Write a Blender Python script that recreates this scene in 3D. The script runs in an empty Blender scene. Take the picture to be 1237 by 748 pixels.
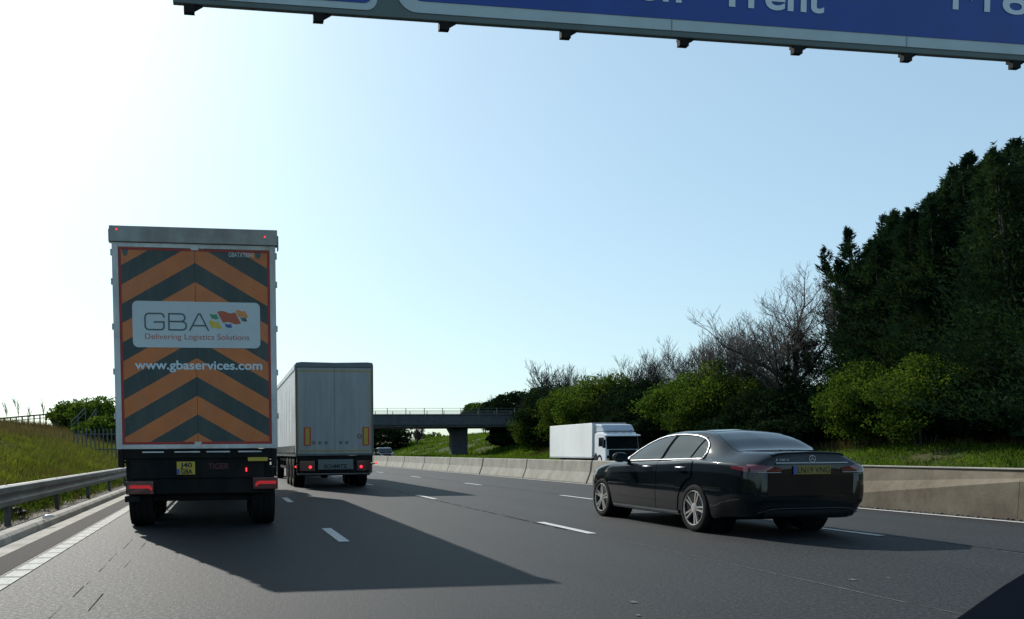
import bpy, bmesh, math, random
import numpy as np
from mathutils import Vector, Matrix, noise as mnoise
R = math.radians
C = bpy.context.scene.collection
SC = bpy.context.scene

# ------------------------------------------------------------------ camera
F_PX, CX, CY, YAW, PITCH, ROLL, CAM_H = 1011.5, 418.36, 606.89, 0.1456, -0.0607, 0.0078, 1.212
fw = Vector((math.sin(YAW)*math.cos(PITCH), math.cos(YAW)*math.cos(PITCH), math.sin(PITCH)))
r0 = Vector((math.cos(YAW), -math.sin(YAW), 0)); u0 = r0.cross(fw)
rt = math.cos(ROLL)*r0 - math.sin(ROLL)*u0
up = math.sin(ROLL)*r0 + math.cos(ROLL)*u0
cd = bpy.data.cameras.new('camera'); cam = bpy.data.objects.new('camera', cd); C.objects.link(cam)
m3 = Matrix((rt, up, -fw)).transposed()
cam.matrix_world = Matrix.Translation((0, 0, CAM_H)) @ m3.to_4x4()
cd.sensor_width = 36; cd.lens = F_PX*36/1237
cd.shift_x = (618.5-CX)/1237; cd.shift_y = (CY-374)/1237
cd.clip_start = 0.05; cd.clip_end = 6000
SC.camera = cam

# ------------------------------------------------------------------ light
SUN_EL, SUN_AZ = R(35.0), math.atan2(-0.312, 0.95)      # azimuth clockwise from +Y (negative = left of the road)
world = bpy.data.worlds.new('World'); SC.world = world; world.use_nodes = True
wn = world.node_tree.nodes; wl = world.node_tree.links
for n in list(wn): wn.remove(n)
sky = wn.new('ShaderNodeTexSky'); sky.sky_type = 'NISHITA'; sky.sun_disc = False
sky.sun_elevation = SUN_EL; sky.sun_rotation = SUN_AZ
sky.air_density = 1.0; sky.dust_density = 1.35; sky.ozone_density = 3.0; sky.altitude = 60
bg = wn.new('ShaderNodeBackground'); bg.inputs[1].default_value = 0.12
wo = wn.new('ShaderNodeOutputWorld'); 
tint = wn.new('ShaderNodeMix'); tint.data_type = 'RGBA'; tint.blend_type = 'MULTIPLY'; tint.inputs[0].default_value = 1; tint.inputs[7].default_value = (1.86, 2.25, 2.3, 1)
gm = wn.new('ShaderNodeGamma'); gm.inputs[1].default_value = 0.56; wl.new(sky.outputs[0], gm.inputs[0]); wl.new(gm.outputs[0], tint.inputs[6]); wl.new(tint.outputs[2], bg.inputs[0]); wl.new(bg.outputs[0], wo.inputs[0])
sd = bpy.data.lights.new('sun', 'SUN'); sd.energy = 4.9; sd.angle = R(0.5); sd.color = (1, 0.95, 0.87)
sun = bpy.data.objects.new('sun', sd); C.objects.link(sun)
sv = Vector((math.sin(SUN_AZ)*math.cos(SUN_EL), math.cos(SUN_AZ)*math.cos(SUN_EL), math.sin(SUN_EL)))
sun.rotation_euler = sv.to_track_quat('Z', 'Y').to_euler(); sun.location = (0, 0, 60)
SC.view_settings.view_transform = 'Standard'; SC.view_settings.look = 'None'
SC.view_settings.gamma = 1; SC.view_settings.exposure = 0.25; SC.view_settings.use_curve_mapping = False

def at(px, py, Y):
    """world point on the vertical plane Y=const seen at photo position px,py"""
    d = ((px-CX)/F_PX)*rt - ((py-CY)/F_PX)*up + fw
    t = Y/d.y
    return Vector((0, 0, CAM_H)) + t*d
def at_x(px, py, X):
    d = ((px-CX)/F_PX)*rt - ((py-CY)/F_PX)*up + fw
    return Vector((0, 0, CAM_H)) + (X/d.x)*d
def on_road(px, py):
    d = ((px-CX)/F_PX)*rt - ((py-CY)/F_PX)*up + fw
    return Vector((0, 0, CAM_H)) + (-CAM_H/d.z)*d

# ------------------------------------------------------------------ materials
def newmat(name):
    m = bpy.data.materials.new(name); m.use_nodes = True
    nt = m.node_tree; b = nt.nodes['Principled BSDF']
    return m, nt, b
def ramp(nt, fac, stops):
    r = nt.nodes.new('ShaderNodeValToRGB'); cr = r.color_ramp
    while len(cr.elements) < len(stops): cr.elements.new(0.5)
    for e, (p, c) in zip(cr.elements, stops):
        e.position = p; e.color = (*c, 1) if len(c) == 3 else c
    nt.links.new(fac, r.inputs[0]); return r.outputs[0]
def noise(nt, scale, detail=4, rough=0.6, vec=None, dist=0):
    n = nt.nodes.new('ShaderNodeTexNoise'); n.inputs['Scale'].default_value = scale
    n.inputs['Detail'].default_value = detail; n.inputs['Roughness'].default_value = rough
    n.inputs['Distortion'].default_value = dist
    if vec is not None: nt.links.new(vec, n.inputs['Vector'])
    return n.outputs[0]
def objco(nt, scale=(1, 1, 1)):
    t = nt.nodes.new('ShaderNodeTexCoord')
    if scale == (1, 1, 1): return t.outputs['Object']
    mp = nt.nodes.new('ShaderNodeMapping'); mp.inputs['Scale'].default_value = scale
    nt.links.new(t.outputs['Object'], mp.inputs[0]); return mp.outputs[0]
def mix(nt, f, a, b, mode='MIX'):
    n = nt.nodes.new('ShaderNodeMix'); n.data_type = 'RGBA'; n.blend_type = mode
    for s, v in ((0, f), (6, a), (7, b)):
        if hasattr(v, 'is_linked') or hasattr(v, 'links'): nt.links.new(v, n.inputs[s])
        elif s == 0: n.inputs[0].default_value = v
        else: n.inputs[s].default_value = (*v, 1)
    return n.outputs[2]
def bump(nt, b, h, strength, dist=0.02):
    n = nt.nodes.new('ShaderNodeBump'); n.inputs['Strength'].default_value = strength; n.inputs['Distance'].default_value = dist
    nt.links.new(h, n.inputs['Height']); nt.links.new(n.outputs[0], b.inputs['Normal'])
def math_(nt, op, a, b=None, c=None):
    n = nt.nodes.new('ShaderNodeMath'); n.operation = op
    for i, v in enumerate((a, b, c)):
        if v is None: continue
        if isinstance(v, (int, float)): n.inputs[i].default_value = v
        else: nt.links.new(v, n.inputs[i])
    return n.outputs[0]
def sepxyz(nt, v):
    n = nt.nodes.new('ShaderNodeSeparateXYZ'); nt.links.new(v, n.inputs[0]); return n.outputs
def simple(name, col, rough=0.6, metal=0.0, var=0.25, scale=3.0, coat=0.0, dirt=None, bmp=0.0):
    m, nt, b = newmat(name)
    co = objco(nt); n = noise(nt, scale, 5, 0.65, co)
    lo = tuple(c*(1-var) for c in col); hi = tuple(min(1, c*(1+var)) for c in col)
    c = ramp(nt, n, [(0.3, lo), (0.7, hi)])
    if dirt:
        n2 = noise(nt, scale*0.6, 6, 0.7, objco(nt, (1, 1, 0.35)))
        f = ramp(nt, n2, [(0.42, (0, 0, 0)), (0.72, (1, 1, 1))])
        c = mix(nt, f, c, dirt)
    nt.links.new(c, b.inputs['Base Color'])
    b.inputs['Roughness'].default_value = rough; b.inputs['Metallic'].default_value = metal
    b.inputs['Coat Weight'].default_value = coat; b.inputs['Coat Roughness'].default_value = 0.03
    if bmp: bump(nt, b, noise(nt, scale*12, 4, 0.6, co), bmp, 0.01)
    return m
M = {}
M['black_plastic'] = simple('black plastic', (0.010, 0.011, 0.012), 0.6)
M['chassis'] = simple('grimy black chassis paint', (0.010, 0.011, 0.012), 0.8, dirt=(0.024, 0.022, 0.02))
M['rubber'] = simple('tyre rubber', (0.012, 0.012, 0.012), 0.85, var=0.3, scale=8)
M['alu'] = simple('brushed aluminium frame', (0.5, 0.52, 0.53), 0.42, 0.3, 0.12, dirt=(0.3, 0.3, 0.29))
M['galv'] = simple('weathered galvanised steel', (0.15, 0.165, 0.165), 0.55, 0.3, 0.2, 1.6, dirt=(0.09, 0.095, 0.09))
M['white_paint'] = simple('white vehicle paint', (0.78, 0.79, 0.8), 0.3, 0, 0.05, coat=0.4)
M['white_body'] = simple('white box body panel', (0.86, 0.86, 0.82), 0.5, 0, 0.04, 0.6, dirt=(0.74, 0.73, 0.69))
M['car_paint'] = None
M['chrome'] = simple('satin chrome', (0.42, 0.43, 0.44), 0.42, 0.9, 0.05)
M['rim_silver'] = simple('machined alloy', (0.55, 0.53, 0.5), 0.35, 0.55, 0.1)
M['rim_dark'] = simple('dark alloy', (0.05, 0.05, 0.052), 0.4, 0.6, 0.1)
M['yellow'] = simple('yellow reflective plate', (0.46, 0.34, 0.03), 0.4, 0, 0.08)
M['red_refl'] = simple('red reflector', (0.5, 0.015, 0.01), 0.35, 0, 0.08)
M['blue'] = simple('blue plate band', (0.01, 0.07, 0.4), 0.4, 0, 0.05)
M['ink'] = simple('black lettering', (0.012, 0.012, 0.012), 0.6, 0, 0.05)
M['post_dark'] = simple('dark steel post', (0.09, 0.095, 0.1), 0.6, 0.3, 0.25)
M['timber'] = simple('grey timber', (0.045, 0.04, 0.032), 0.9, 0, 0.3)
M['own_car'] = simple('own car dark trim', (0.004, 0.006, 0.010), 1.0, 0, 0.2)
M['own_car'].node_tree.nodes['Principled BSDF'].inputs['Specular IOR Level'].default_value = 0.0
M['pillar'] = simple('matt black pillar', (0.006, 0.007, 0.008), 1.0, 0, 0.1); M['pillar'].node_tree.nodes['Principled BSDF'].inputs['Specular IOR Level'].default_value = 0.0
for k_ in ('black_plastic', 'chassis', 'rubber'): M[k_].node_tree.nodes['Principled BSDF'].inputs['Specular IOR Level'].default_value = 0.12

m, nt, b = newmat('black metallic car paint'); M['car_paint'] = m
b.inputs['Base Color'].default_value = (0.004, 0.007, 0.009, 1); b.inputs['Metallic'].default_value = 0.1
b.inputs['Specular IOR Level'].default_value = 0.0; b.inputs['Coat Weight'].default_value = 0.95; b.inputs['Coat Roughness'].default_value = 0.055
nt.links.new(ramp(nt, noise(nt, 2.5, 5, .6, objco(nt)), [(0.35, (0.42,)*3), (0.75, (0.52,)*3)]), b.inputs['Roughness'])
m, nt, b = newmat('car glass'); M['glass'] = m
b.inputs['Base Color'].default_value = (0.006, 0.012, 0.015, 1); b.inputs['Roughness'].default_value = 0.03; b.inputs['IOR'].default_value = 1.46
def emis(name, col, st, base=None):
    m, nt, b = newmat(name); b.inputs['Base Color'].default_value = (*(base or col), 1)
    b.inputs['Emission Color'].default_value = (*col, 1); b.inputs['Emission Strength'].default_value = st
    b.inputs['Roughness'].default_value = 0.25; return m
M['lamp_red'] = emis('lit red lamp', (1, 0.03, 0.05), 0.2, (0.4, 0.01, 0.01))
M['lamp_dot'] = emis('bright red marker', (1, 0.03, 0.05), 1.6, (0.4, 0.01, 0.01))
m, nt, b = newmat('dark red lens'); M['lens'] = m
b.inputs['Base Color'].default_value = (0.12, 0.004, 0.008, 1); b.inputs['Roughness'].default_value = 0.08; b.inputs['Coat Weight'].default_value = 1
m, nt, b = newmat('smoked lens'); M['smoked'] = m
b.inputs['Base Color'].default_value = (0.09, 0.02, 0.022, 1); b.inputs['Roughness'].default_value = 0.15; b.inputs['Coat Weight'].default_value = 1

# asphalt
m, nt, b = newmat('asphalt'); M['asphalt'] = m
co = objco(nt)
fine = noise(nt, 26, 4, 0.8, co); grit = noise(nt, 70, 2, 0.6, co)
n1 = ramp(nt, fine, [(0.38, (0.002, 0.003, 0.005)), (0.52, (0.0098, 0.0122, 0.0142)), (0.66, (0.044, 0.049, 0.0515))])
n2 = ramp(nt, grit, [(0.35, (0.6,)*3), (0.65, (1.4,)*3)])
c = mix(nt, 1.0, n1, n2, 'MULTIPLY')
lw = noise(nt, 1.2, 5, 0.6, objco(nt, (0.9, 0.04, 1)))
c = mix(nt, 1.0, c, ramp(nt, lw, [(0.3, (0.78, 0.79, 0.8)), (0.7, (1.2, 1.18, 1.15))]), 'MULTIPLY')
sx = sepxyz(nt, co)[0]
wt = math_(nt, 'COSINE', math_(nt, 'MULTIPLY', math_(nt, 'ADD', sx, 2.053+0.91), 2*math.pi*2/3.643))
wt = math_(nt, 'ADD', wt, math_(nt, 'MULTIPLY', math_(nt, 'SUBTRACT', noise(nt, .5, 4, .6, objco(nt, (1, .15, 1))), .5), 2.5))
c = mix(nt, 1.0, c, ramp(nt, math_(nt, 'ADD', math_(nt, 'MULTIPLY', wt, .25), .5), [(0.1, (0.84, .85, .87)), (0.9, (1.13, 1.11, 1.08))]), 'MULTIPLY')
big = noise(nt, 0.35, 4, 0.6, co)
c = mix(nt, 1.0, c, ramp(nt, big, [(0.3, (0.86,)*3), (0.7, (1.12,)*3)]), 'MULTIPLY')
nt.links.new(c, b.inputs['Base Color'])
nt.links.new(ramp(nt, fine, [(0.3, (0.6,)*3), (0.7, (0.88,)*3)]), b.inputs['Roughness'])
b.inputs['Specular IOR Level'].default_value = 0.28
bump(nt, b, mix(nt, 0.5, fine, grit), 0.8, 0.012)
# darker strip asphalt beside the edge line
M['asphalt_dark'] = simple('dark hard strip asphalt', (0.03, 0.028, 0.025), 0.85, 0, 0.5, 30, bmp=0.4)
M['seam'] = simple('tarred seam', (0.016, 0.016, 0.016), 1.0, 0, 0.3, 12); M['seam'].node_tree.nodes['Principled BSDF'].inputs['Specular IOR Level'].default_value = 0.0
M['pale_seam'] = simple('worn pale joint', (0.13, 0.13, 0.125), 0.8, 0, 0.5, 9)
# road paint
m, nt, b = newmat('white road paint'); M['paint'] = m
co = objco(nt); n = noise(nt, 22, 5, 0.75, co)
c = ramp(nt, n, [(0.30, (0.16, 0.16, 0.155)), (0.42, (0.42, 0.42, 0.4)), (0.7, (0.62, 0.62, 0.6))])
nt.links.new(c, b.inputs['Base Color']); b.inputs['Roughness'].default_value = 0.65
bump(nt, b, n, 0.3, 0.004)
# ribbed edge line: ribs every half metre, drawn as darker bands across the paint
m, nt, b = newmat('ribbed edge line paint'); M['ribbed'] = m
co = objco(nt); s = sepxyz(nt, co)
fr = math_(nt, 'FRACT', math_(nt, 'MULTIPLY', s[1], 2.0))
f = math_(nt, 'LESS_THAN', fr, 0.2)
n = noise(nt, 14, 6, 0.75, co)
c0 = ramp(nt, n, [(0.28, (0.22, 0.21, 0.18)), (0.45, (0.50, 0.49, 0.45)), (0.7, (0.62, 0.61, 0.57))])
f2 = math_(nt, 'MULTIPLY', f, ramp(nt, noise(nt, 5, 4, .7, co), [(0.35, (0.35,)*3), (0.6, (1,)*3)]))
c = mix(nt, f2, c0, (0.24, 0.235, 0.21))
nt.links.new(c, b.inputs['Base Color']); b.inputs['Roughness'].default_value = 0.95; b.inputs['Specular IOR Level'].default_value = 0.05
# concrete
def concrete(name, a, bb, stain, vs=0.25):
    m, nt, b = newmat(name); co = objco(nt)
    n = noise(nt, 1.6, 7, 0.7, co); g = noise(nt, 40, 3, 0.7, co)
    c = ramp(nt, n, [(0.3, a), (0.7, bb)])
    c = mix(nt, 1.0, c, ramp(nt, g, [(0.3, (0.85,)*3), (0.7, (1.12,)*3)]), 'MULTIPLY')
    st = noise(nt, 1.5, 6, 0.7, objco(nt, (1, 1.3, vs)))
    f = ramp(nt, st, [(0.5, (0, 0, 0)), (0.75, (0.75,)*3)])
    c = mix(nt, f, c, stain)
    nt.links.new(c, b.inputs['Base Color']); b.inputs['Roughness'].default_value = 0.85
    bump(nt, b, g, 0.3, 0.01); return m
M['concrete'] = concrete('pale cast concrete', (0.27, 0.255, 0.215), (0.38, 0.36, 0.31), (0.17, 0.155, 0.125))
M['concrete_old'] = concrete('stained older concrete', (0.12, 0.10, 0.074), (0.19, 0.165, 0.125), (0.07, 0.056, 0.042), 0.6)
M['concrete_bridge'] = concrete('dark weathered bridge concrete', (0.06, 0.068, 0.075), (0.10, 0.11, 0.12), (0.04, 0.045, 0.05), 0.15)
M['kerb'] = concrete('grimy kerb concrete', (0.25, 0.24, 0.215), (0.4, 0.38, 0.34), (0.13, 0.12, 0.10), 1)
for k_ in ('asphalt_dark', 'concrete', 'concrete_old', 'kerb', 'galv', 'concrete_bridge', 'pale_seam', 'paint'): M[k_].node_tree.nodes['Principled BSDF'].inputs['Specular IOR Level'].default_value = 0.1
# grass ground
def groundmat(name, stops, brown, scale):
    m, nt, b = newmat(name); co = objco(nt)
    n = noise(nt, scale, 7, 0.72, co); c = ramp(nt, n, stops)
    n2 = noise(nt, 0.16, 5, 0.65, co)
    c = mix(nt, ramp(nt, n2, [(0.45, (0, 0, 0)), (0.68, (0.85,)*3)]), c, brown)
    c = mix(nt, 1.0, c, ramp(nt, noise(nt, 7, 4, .8, co), [(0.3, (0.6,)*3), (0.7, (1.35,)*3)]), 'MULTIPLY')
    nt.links.new(c, b.inputs['Base Color']); b.inputs['Roughness'].default_value = 0.95
    b.inputs['Specular IOR Level'].default_value = 0.1
    bump(nt, b, n, 0.7, 0.15); return m
M['ground'] = groundmat('rough verge grass ground', [(0.3, (0.02, 0.03, 0.01)), (0.5, (0.04, 0.062, 0.014)), (0.72, (0.075, 0.105, 0.022))], (0.055, 0.05, 0.025), 1.4)
def leafmat(name, lo, mid, hi, tr=0.45, scale=0.55):
    m, nt, b = newmat(name); co = objco(nt)
    n = noise(nt, scale, 3, 0.6, co); n2 = noise(nt, 6, 2, 0.6, co)
    f = math_(nt, 'ADD', math_(nt, 'MULTIPLY', n, 0.65), math_(nt, 'MULTIPLY', n2, 0.35))
    c = ramp(nt, f, [(0.36, lo), (0.5, mid), (0.64, hi)])
    nt.links.new(c, b.inputs['Base Color']); b.inputs['Roughness'].default_value = 0.55
    b.inputs['Specular IOR Level'].default_value = 0.0
    t = nt.nodes.new('ShaderNodeBsdfTranslucent'); ms = nt.nodes.new('ShaderNodeMixShader')
    nt.links.new(mix(nt, 1.0, c, (1.3, 1.25, 0.6), 'MULTIPLY'), t.inputs[0]); ms.inputs[0].default_value = tr
    out = nt.nodes['Material Output']
    nt.links.new(b.outputs[0], ms.inputs[1]); nt.links.new(t.outputs[0], ms.inputs[2]); nt.links.new(ms.outputs[0], out.inputs[0])
    return m
M['leaf_yellow'] = leafmat('spring yellow green leaves', (0.018, 0.040, 0.011), (0.042, 0.078, 0.016), (0.105, 0.160, 0.028), 0.42)
M['leaf_green'] = leafmat('hawthorn leaves', (0.015, 0.032, 0.009), (0.036, 0.064, 0.014), (0.08, 0.12, 0.022), 0.36)
M['leaf_dark'] = leafmat('ivy and holly leaves', (0.006, 0.014, 0.009), (0.012, 0.024, 0.012), (0.026, 0.045, 0.017), 0.15)
M['conifer'] = leafmat('conifer sprays', (0.008, 0.019, 0.014), (0.016, 0.036, 0.020), (0.036, 0.062, 0.026), 0.2, 0.35)
M['grass'] = leafmat('grass blades', (0.060, 0.050, 0.020), (0.075, 0.105, 0.018), (0.17, 0.20, 0.035), 0.4, 0.8)
M['grass_r'] = leafmat('darker grass blades', (0.035, 0.05, 0.012), (0.055, 0.105, 0.016), (0.11, 0.17, 0.026), 0.42, 0.5)
M['dry'] = leafmat('dry brown stems', (0.055, 0.045, 0.025), (0.10, 0.085, 0.045), (0.18, 0.15, 0.08), 0.25, 0.3)
M['bark'] = simple('grey brown bark', (0.05, 0.045, 0.04), 0.9, 0, 0.35, 4)
M['dirt'] = simple('stony verge dirt', (0.085, 0.075, 0.06), 0.95, 0, 0.55, 7, bmp=0.6)

# ------------------------------------------------------------------ mesh helpers
class MB:
    def __init__(s): s.v = []; s.f = []; s.m = []
    def add(s, vs, fs, mi=0):
        o = len(s.v); s.v += [tuple(p) for p in vs]; s.f += [tuple(i+o for i in f) for f in fs]; s.m += [mi]*len(fs); return s
    def box(s, a, b, mi=0):
        (x0, y0, z0), (x1, y1, z1) = a, b
        x0, x1 = min(x0, x1), max(x0, x1); y0, y1 = min(y0, y1), max(y0, y1); z0, z1 = min(z0, z1), max(z0, z1)
        return s.add([(x0, y0, z0), (x1, y0, z0), (x1, y1, z0), (x0, y1, z0), (x0, y0, z1), (x1, y0, z1), (x1, y1, z1), (x0, y1, z1)],
                     [(0, 3, 2, 1), (4, 5, 6, 7), (0, 1, 5, 4), (1, 2, 6, 5), (2, 3, 7, 6), (3, 0, 4, 7)], mi)
    def prism(s, poly, lo, hi, axis='y', mi=0):
        """poly in the two other axes, extruded along axis"""
        n = len(poly)
        def P(p, t):
            return {'y': (p[0], t, p[1]), 'x': (t, p[0], p[1]), 'z': (p[0], p[1], t)}[axis]
        vs = [P(p, lo) for p in poly]+[P(p, hi) for p in poly]
        fs = [tuple(range(n))[::-1], tuple(range(n, 2*n))]+[(i, (i+1) % n, n+(i+1) % n, n+i) for i in range(n)]
        return s.add(vs, fs, mi)
    def tube(s, pts, rad, n=8, mi=0, cap=True):
        pts = [Vector(p) for p in pts]; k = len(pts)
        if not hasattr(rad, '__len__'): rad = [rad]*k
        vs = []; prev = None
        for i, p in enumerate(pts):
            d = (pts[min(i+1, k-1)]-pts[max(i-1, 0)]).normalized()
            if prev is None:
                a = d.orthogonal().normalized()
            else:
                a = (prev-d*prev.dot(d));
                a = a.normalized() if a.length > 1e-6 else d.orthogonal().normalized()
            prev = a; bb = d.cross(a)
            for j in range(n):
                t = 2*math.pi*j/n; vs.append(p+rad[i]*(math.cos(t)*a+math.sin(t)*bb))
        fs = [(i*n+j, i*n+(j+1) % n, (i+1)*n+(j+1) % n, (i+1)*n+j) for i in range(k-1) for j in range(n)]
        if cap: fs += [tuple(range(n))[::-1], tuple(range((k-1)*n, k*n))]
        return s.add(vs, fs, mi)
    def lathe(s, prof, c, axis='x', n=40, mi=0):
        """prof: list of (offset along axis, radius); closed ring profile"""
        vs = []
        for (a, r) in prof:
            for j in range(n):
                t = 2*math.pi*j/n
                if axis == 'x': vs.append((c[0]+a, c[1]+r*math.cos(t), c[2]+r*math.sin(t)))
                elif axis == 'y': vs.append((c[0]+r*math.cos(t), c[1]+a, c[2]+r*math.sin(t)))
                else: vs.append((c[0]+r*math.cos(t), c[1]+r*math.sin(t), c[2]+a))
        k = len(prof)
        fs = [(i*n+j, i*n+(j+1) % n, (i+1)*n+(j+1) % n, (i+1)*n+j) for i in range(k-1) for j in range(n)]
        return s.add(vs, fs, mi)
    def build(s, name, mats, parent=None, smooth=False, bevel=0, fix=True, auto=None):
        me = bpy.data.meshes.new(name); me.from_pydata(s.v, [], s.f)
        if not isinstance(mats, (list, tuple)): mats = [mats]
        for mm in mats: me.materials.append(mm)
        if len(mats) > 1: me.polygons.foreach_set('material_index', s.m)
        if fix:
            bm = bmesh.new(); bm.from_mesh(me); bmesh.ops.recalc_face_normals(bm, faces=bm.faces[:]); bm.to_mesh(me); bm.free()
        if smooth or auto:
            me.polygons.foreach_set('use_smooth', [True]*len(me.polygons))
            if auto: me.set_sharp_from_angle(angle=R(auto))
        o = bpy.data.objects.new(name, me); C.objects.link(o)
        if parent is not None: o.parent = parent
        if bevel:
            bv = o.modifiers.new('bevel', 'BEVEL'); bv.width = bevel; bv.segments = 2; bv.limit_method = 'ANGLE'; bv.angle_limit = R(40)
            bv.harden_normals = False
        return o
def tag(o, label=None, cat=None, group=None, kind=None):
    if label: o['label'] = label
    if cat: o['category'] = cat
    if group: o['group'] = group
    if kind: o['kind'] = kind
    return o
def thing(name, label, cat, loc=(0, 0, 0), rz=0, group=None):
    o = bpy.data.objects.new(name, None); C.objects.link(o); o.empty_display_size = 0.3
    o.location = loc; o.rotation_euler = (0, 0, rz); return tag(o, label, cat, group)
KIDS = {}
def copy_tree(o, parent=None):
    c = o.copy(); C.objects.link(c)
    if parent is not None: c.parent = parent
    for ch in list(o.children): copy_tree(ch, c)
    return c
def text_mesh(body, bold=0.0, space=1.0, res=6):
    cu = bpy.data.curves.new('lettering', 'FONT'); cu.body = body; cu.size = 1; cu.offset = bold; cu.extrude = 0
    cu.space_character = space; cu.resolution_u = res
    o = bpy.data.objects.new('lettering', cu)
    C.objects.link(o)
    dg = bpy.context.evaluated_depsgraph_get(); me = bpy.data.meshes.new_from_object(o.evaluated_get(dg))
    bpy.data.objects.remove(o); vs = [tuple(v.co) for v in me.vertices]; fs = [tuple(p.vertices) for p in me.polygons]
    bpy.data.meshes.remove(me); return vs, fs
def lettering(body, x0, x1, z0, h, y, mat, parent, bold=0.0, name='lettering', sc=None):
    """upright lettering on a plane facing -Y; x0..x1 its width, z0 baseline, h = height of a capital"""
    vs, fs = text_mesh(body, bold)
    a = min(v[0] for v in vs); bq = max(v[0] for v in vs)
    sx = (x1-x0)/(bq-a); sz = h/0.69
    mb = MB(); mb.add([(x0+(v[0]-a)*sx, y, z0+v[1]*sz) for v in vs], fs)
    return mb.build(name, mat, parent, fix=False)

# ------------------------------------------------------------------ terrain
def smooth(a, b, x):
    t = np.clip((x-a)/(b-a), 0, 1); return t*t*(3-2*t)
def height(X, Y):
    X = np.asarray(X, float); Y = np.asarray(Y, float)
    capl = 3.0 + 3.7*smooth(98, 133, Y)*(1-smooth(149, 175, Y))
    al = np.maximum(0, -X-4.6)
    hl = np.where(al > 0, capl*(1-np.exp(-(0.40*al/capl)**1.25)), 0)
    capr = 2.05 + 2.1*smooth(35, 100, Y) + 3.1*smooth(98, 132, Y) - 1.4*smooth(150, 200, Y)
    ar = np.maximum(0, X-30.5-11*smooth(72, 125, Y))
    sl = 0.42
    hr = capr*(1-np.exp(-(sl*ar/capr)**1.3))
    und = 0.25*np.sin(X*0.21+Y*0.13)*np.sin(Y*0.077+1)+0.12*np.sin(X*0.6+2)*np.sin(Y*0.45)
    hh = hl+hr
    return hh + und*np.clip(hh, 0, 1)
def H(x, y): return float(height(x, y))
xs = np.concatenate([np.linspace(-2500, -120, 14)[:-1], np.linspace(-120, -30, 31)[:-1], np.linspace(-30, -2, 85)[:-1], np.linspace(-2, 28, 6)[:-1], np.linspace(28, 60, 80)[:-1], np.linspace(60, 160, 25)[:-1], np.linspace(160, 3000, 14)])
ys = np.concatenate([np.linspace(-60, 4, 12)[:-1], np.linspace(4, 60, 140)[:-1], np.linspace(60, 220, 150)[:-1], np.linspace(220, 500, 25)[:-1], np.linspace(500, 4500, 16)])
GX, GY = np.meshgrid(xs, ys)
GZ = height(GX, GY)
rs = np.random.RandomState(3)
GZ += np.clip(GZ, 0, 0.6)*rs.normal(0, 0.05, GZ.shape)
GZ -= 0.03
nx, ny = len(xs), len(ys)
mb = MB(); mb.v = list(zip(GX.ravel().tolist(), GY.ravel().tolist(), GZ.ravel().tolist()))
mb.f = [(j*nx+i, j*nx+i+1, (j+1)*nx+i+1, (j+1)*nx+i) for j in range(ny-1) for i in range(nx-1)]; mb.m = [0]*len(mb.f)
tag(mb.build('ground', M['ground'], smooth=True, fix=False), kind='structure')

LANE = 3.643; X0 = -2.053; XE = X0+4*LANE
def sheet(name, x0, x1, y0, y1, z, mat, kind='structure'):
    mb = MB().add([(x0, y0, z), (x1, y0, z), (x1, y1, z), (x0, y1, z)], [(0, 1, 2, 3)])
    return tag(mb.build(name, mat, fix=False), kind=kind)
sheet('road', -2.62, 12.86, -20, 900, 0.0, M['asphalt'])
sheet('far_road', 13.4, 29.3, -20, 900, 0.0, M['asphalt'])
sheet('hard_strip', -2.60, X0-0.17, -20, 600, 0.004, M['asphalt_dark'])
sheet('verge', -4.6, -3.15, -20, 600, 0.05, M['dirt'])
# concrete channel and kerb
mb = MB().add([(-2.92, -20, -0.012), (-2.60, -20, 0.006), (-2.60, 400, 0.006), (-2.92, 400, -0.012)], [(0, 1, 2, 3)])
tag(mb.build('drain_channel', M['kerb'], fix=False), kind='structure')
mb = MB()
y = -20.0; random.seed(5)
while y < 300:
    L_ = 0.915 if y < 60 else 6
    j = random.uniform(-.006, .006)
    mb.prism([(-2.92+j, -0.05), (-2.93+j, 0.075), (-2.98+j, 0.12), (-3.16+j, 0.125), (-3.16+j, -0.05)], y+0.006, y+L_-0.006)
    y += L_
tag(mb.build('kerb', M['kerb'], bevel=0.008), kind='structure')
# markings
mb = MB(); mb.add([(X0-0.10, -20, 0.008), (X0+0.08, -20, 0.008), (X0+0.08, 500, 0.008), (X0-0.10, 500, 0.008)], [(0, 1, 2, 3)])
tag(mb.build('edge_line', M['ribbed'], fix=False), kind='structure')
sheet('edge_line', XE-0.07, XE+0.07, -20, 500, 0.008, M['paint'])
mb = MB()
def dashes(xc, ynear, w=0.06):
    y = ynear-18
    while y < 420:
        mb.add([(xc-w, y, 0.008), (xc+w, y, 0.008), (xc+w, y+2, 0.008), (xc-w, y+2, 0.008)], [(0, 1, 2, 3)]); y += 9
dashes(X0+LANE, 11.05, 0.075); dashes(X0+2*LANE, 11.35, 0.07); dashes(X0+3*LANE, 19.2, 0.065)
for k in range(1, 5): dashes(13.4+1.3+k*LANE-0.6, 10+k)
tag(mb.build('lane_marking', M['paint'], fix=False), kind='structure')
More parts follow.
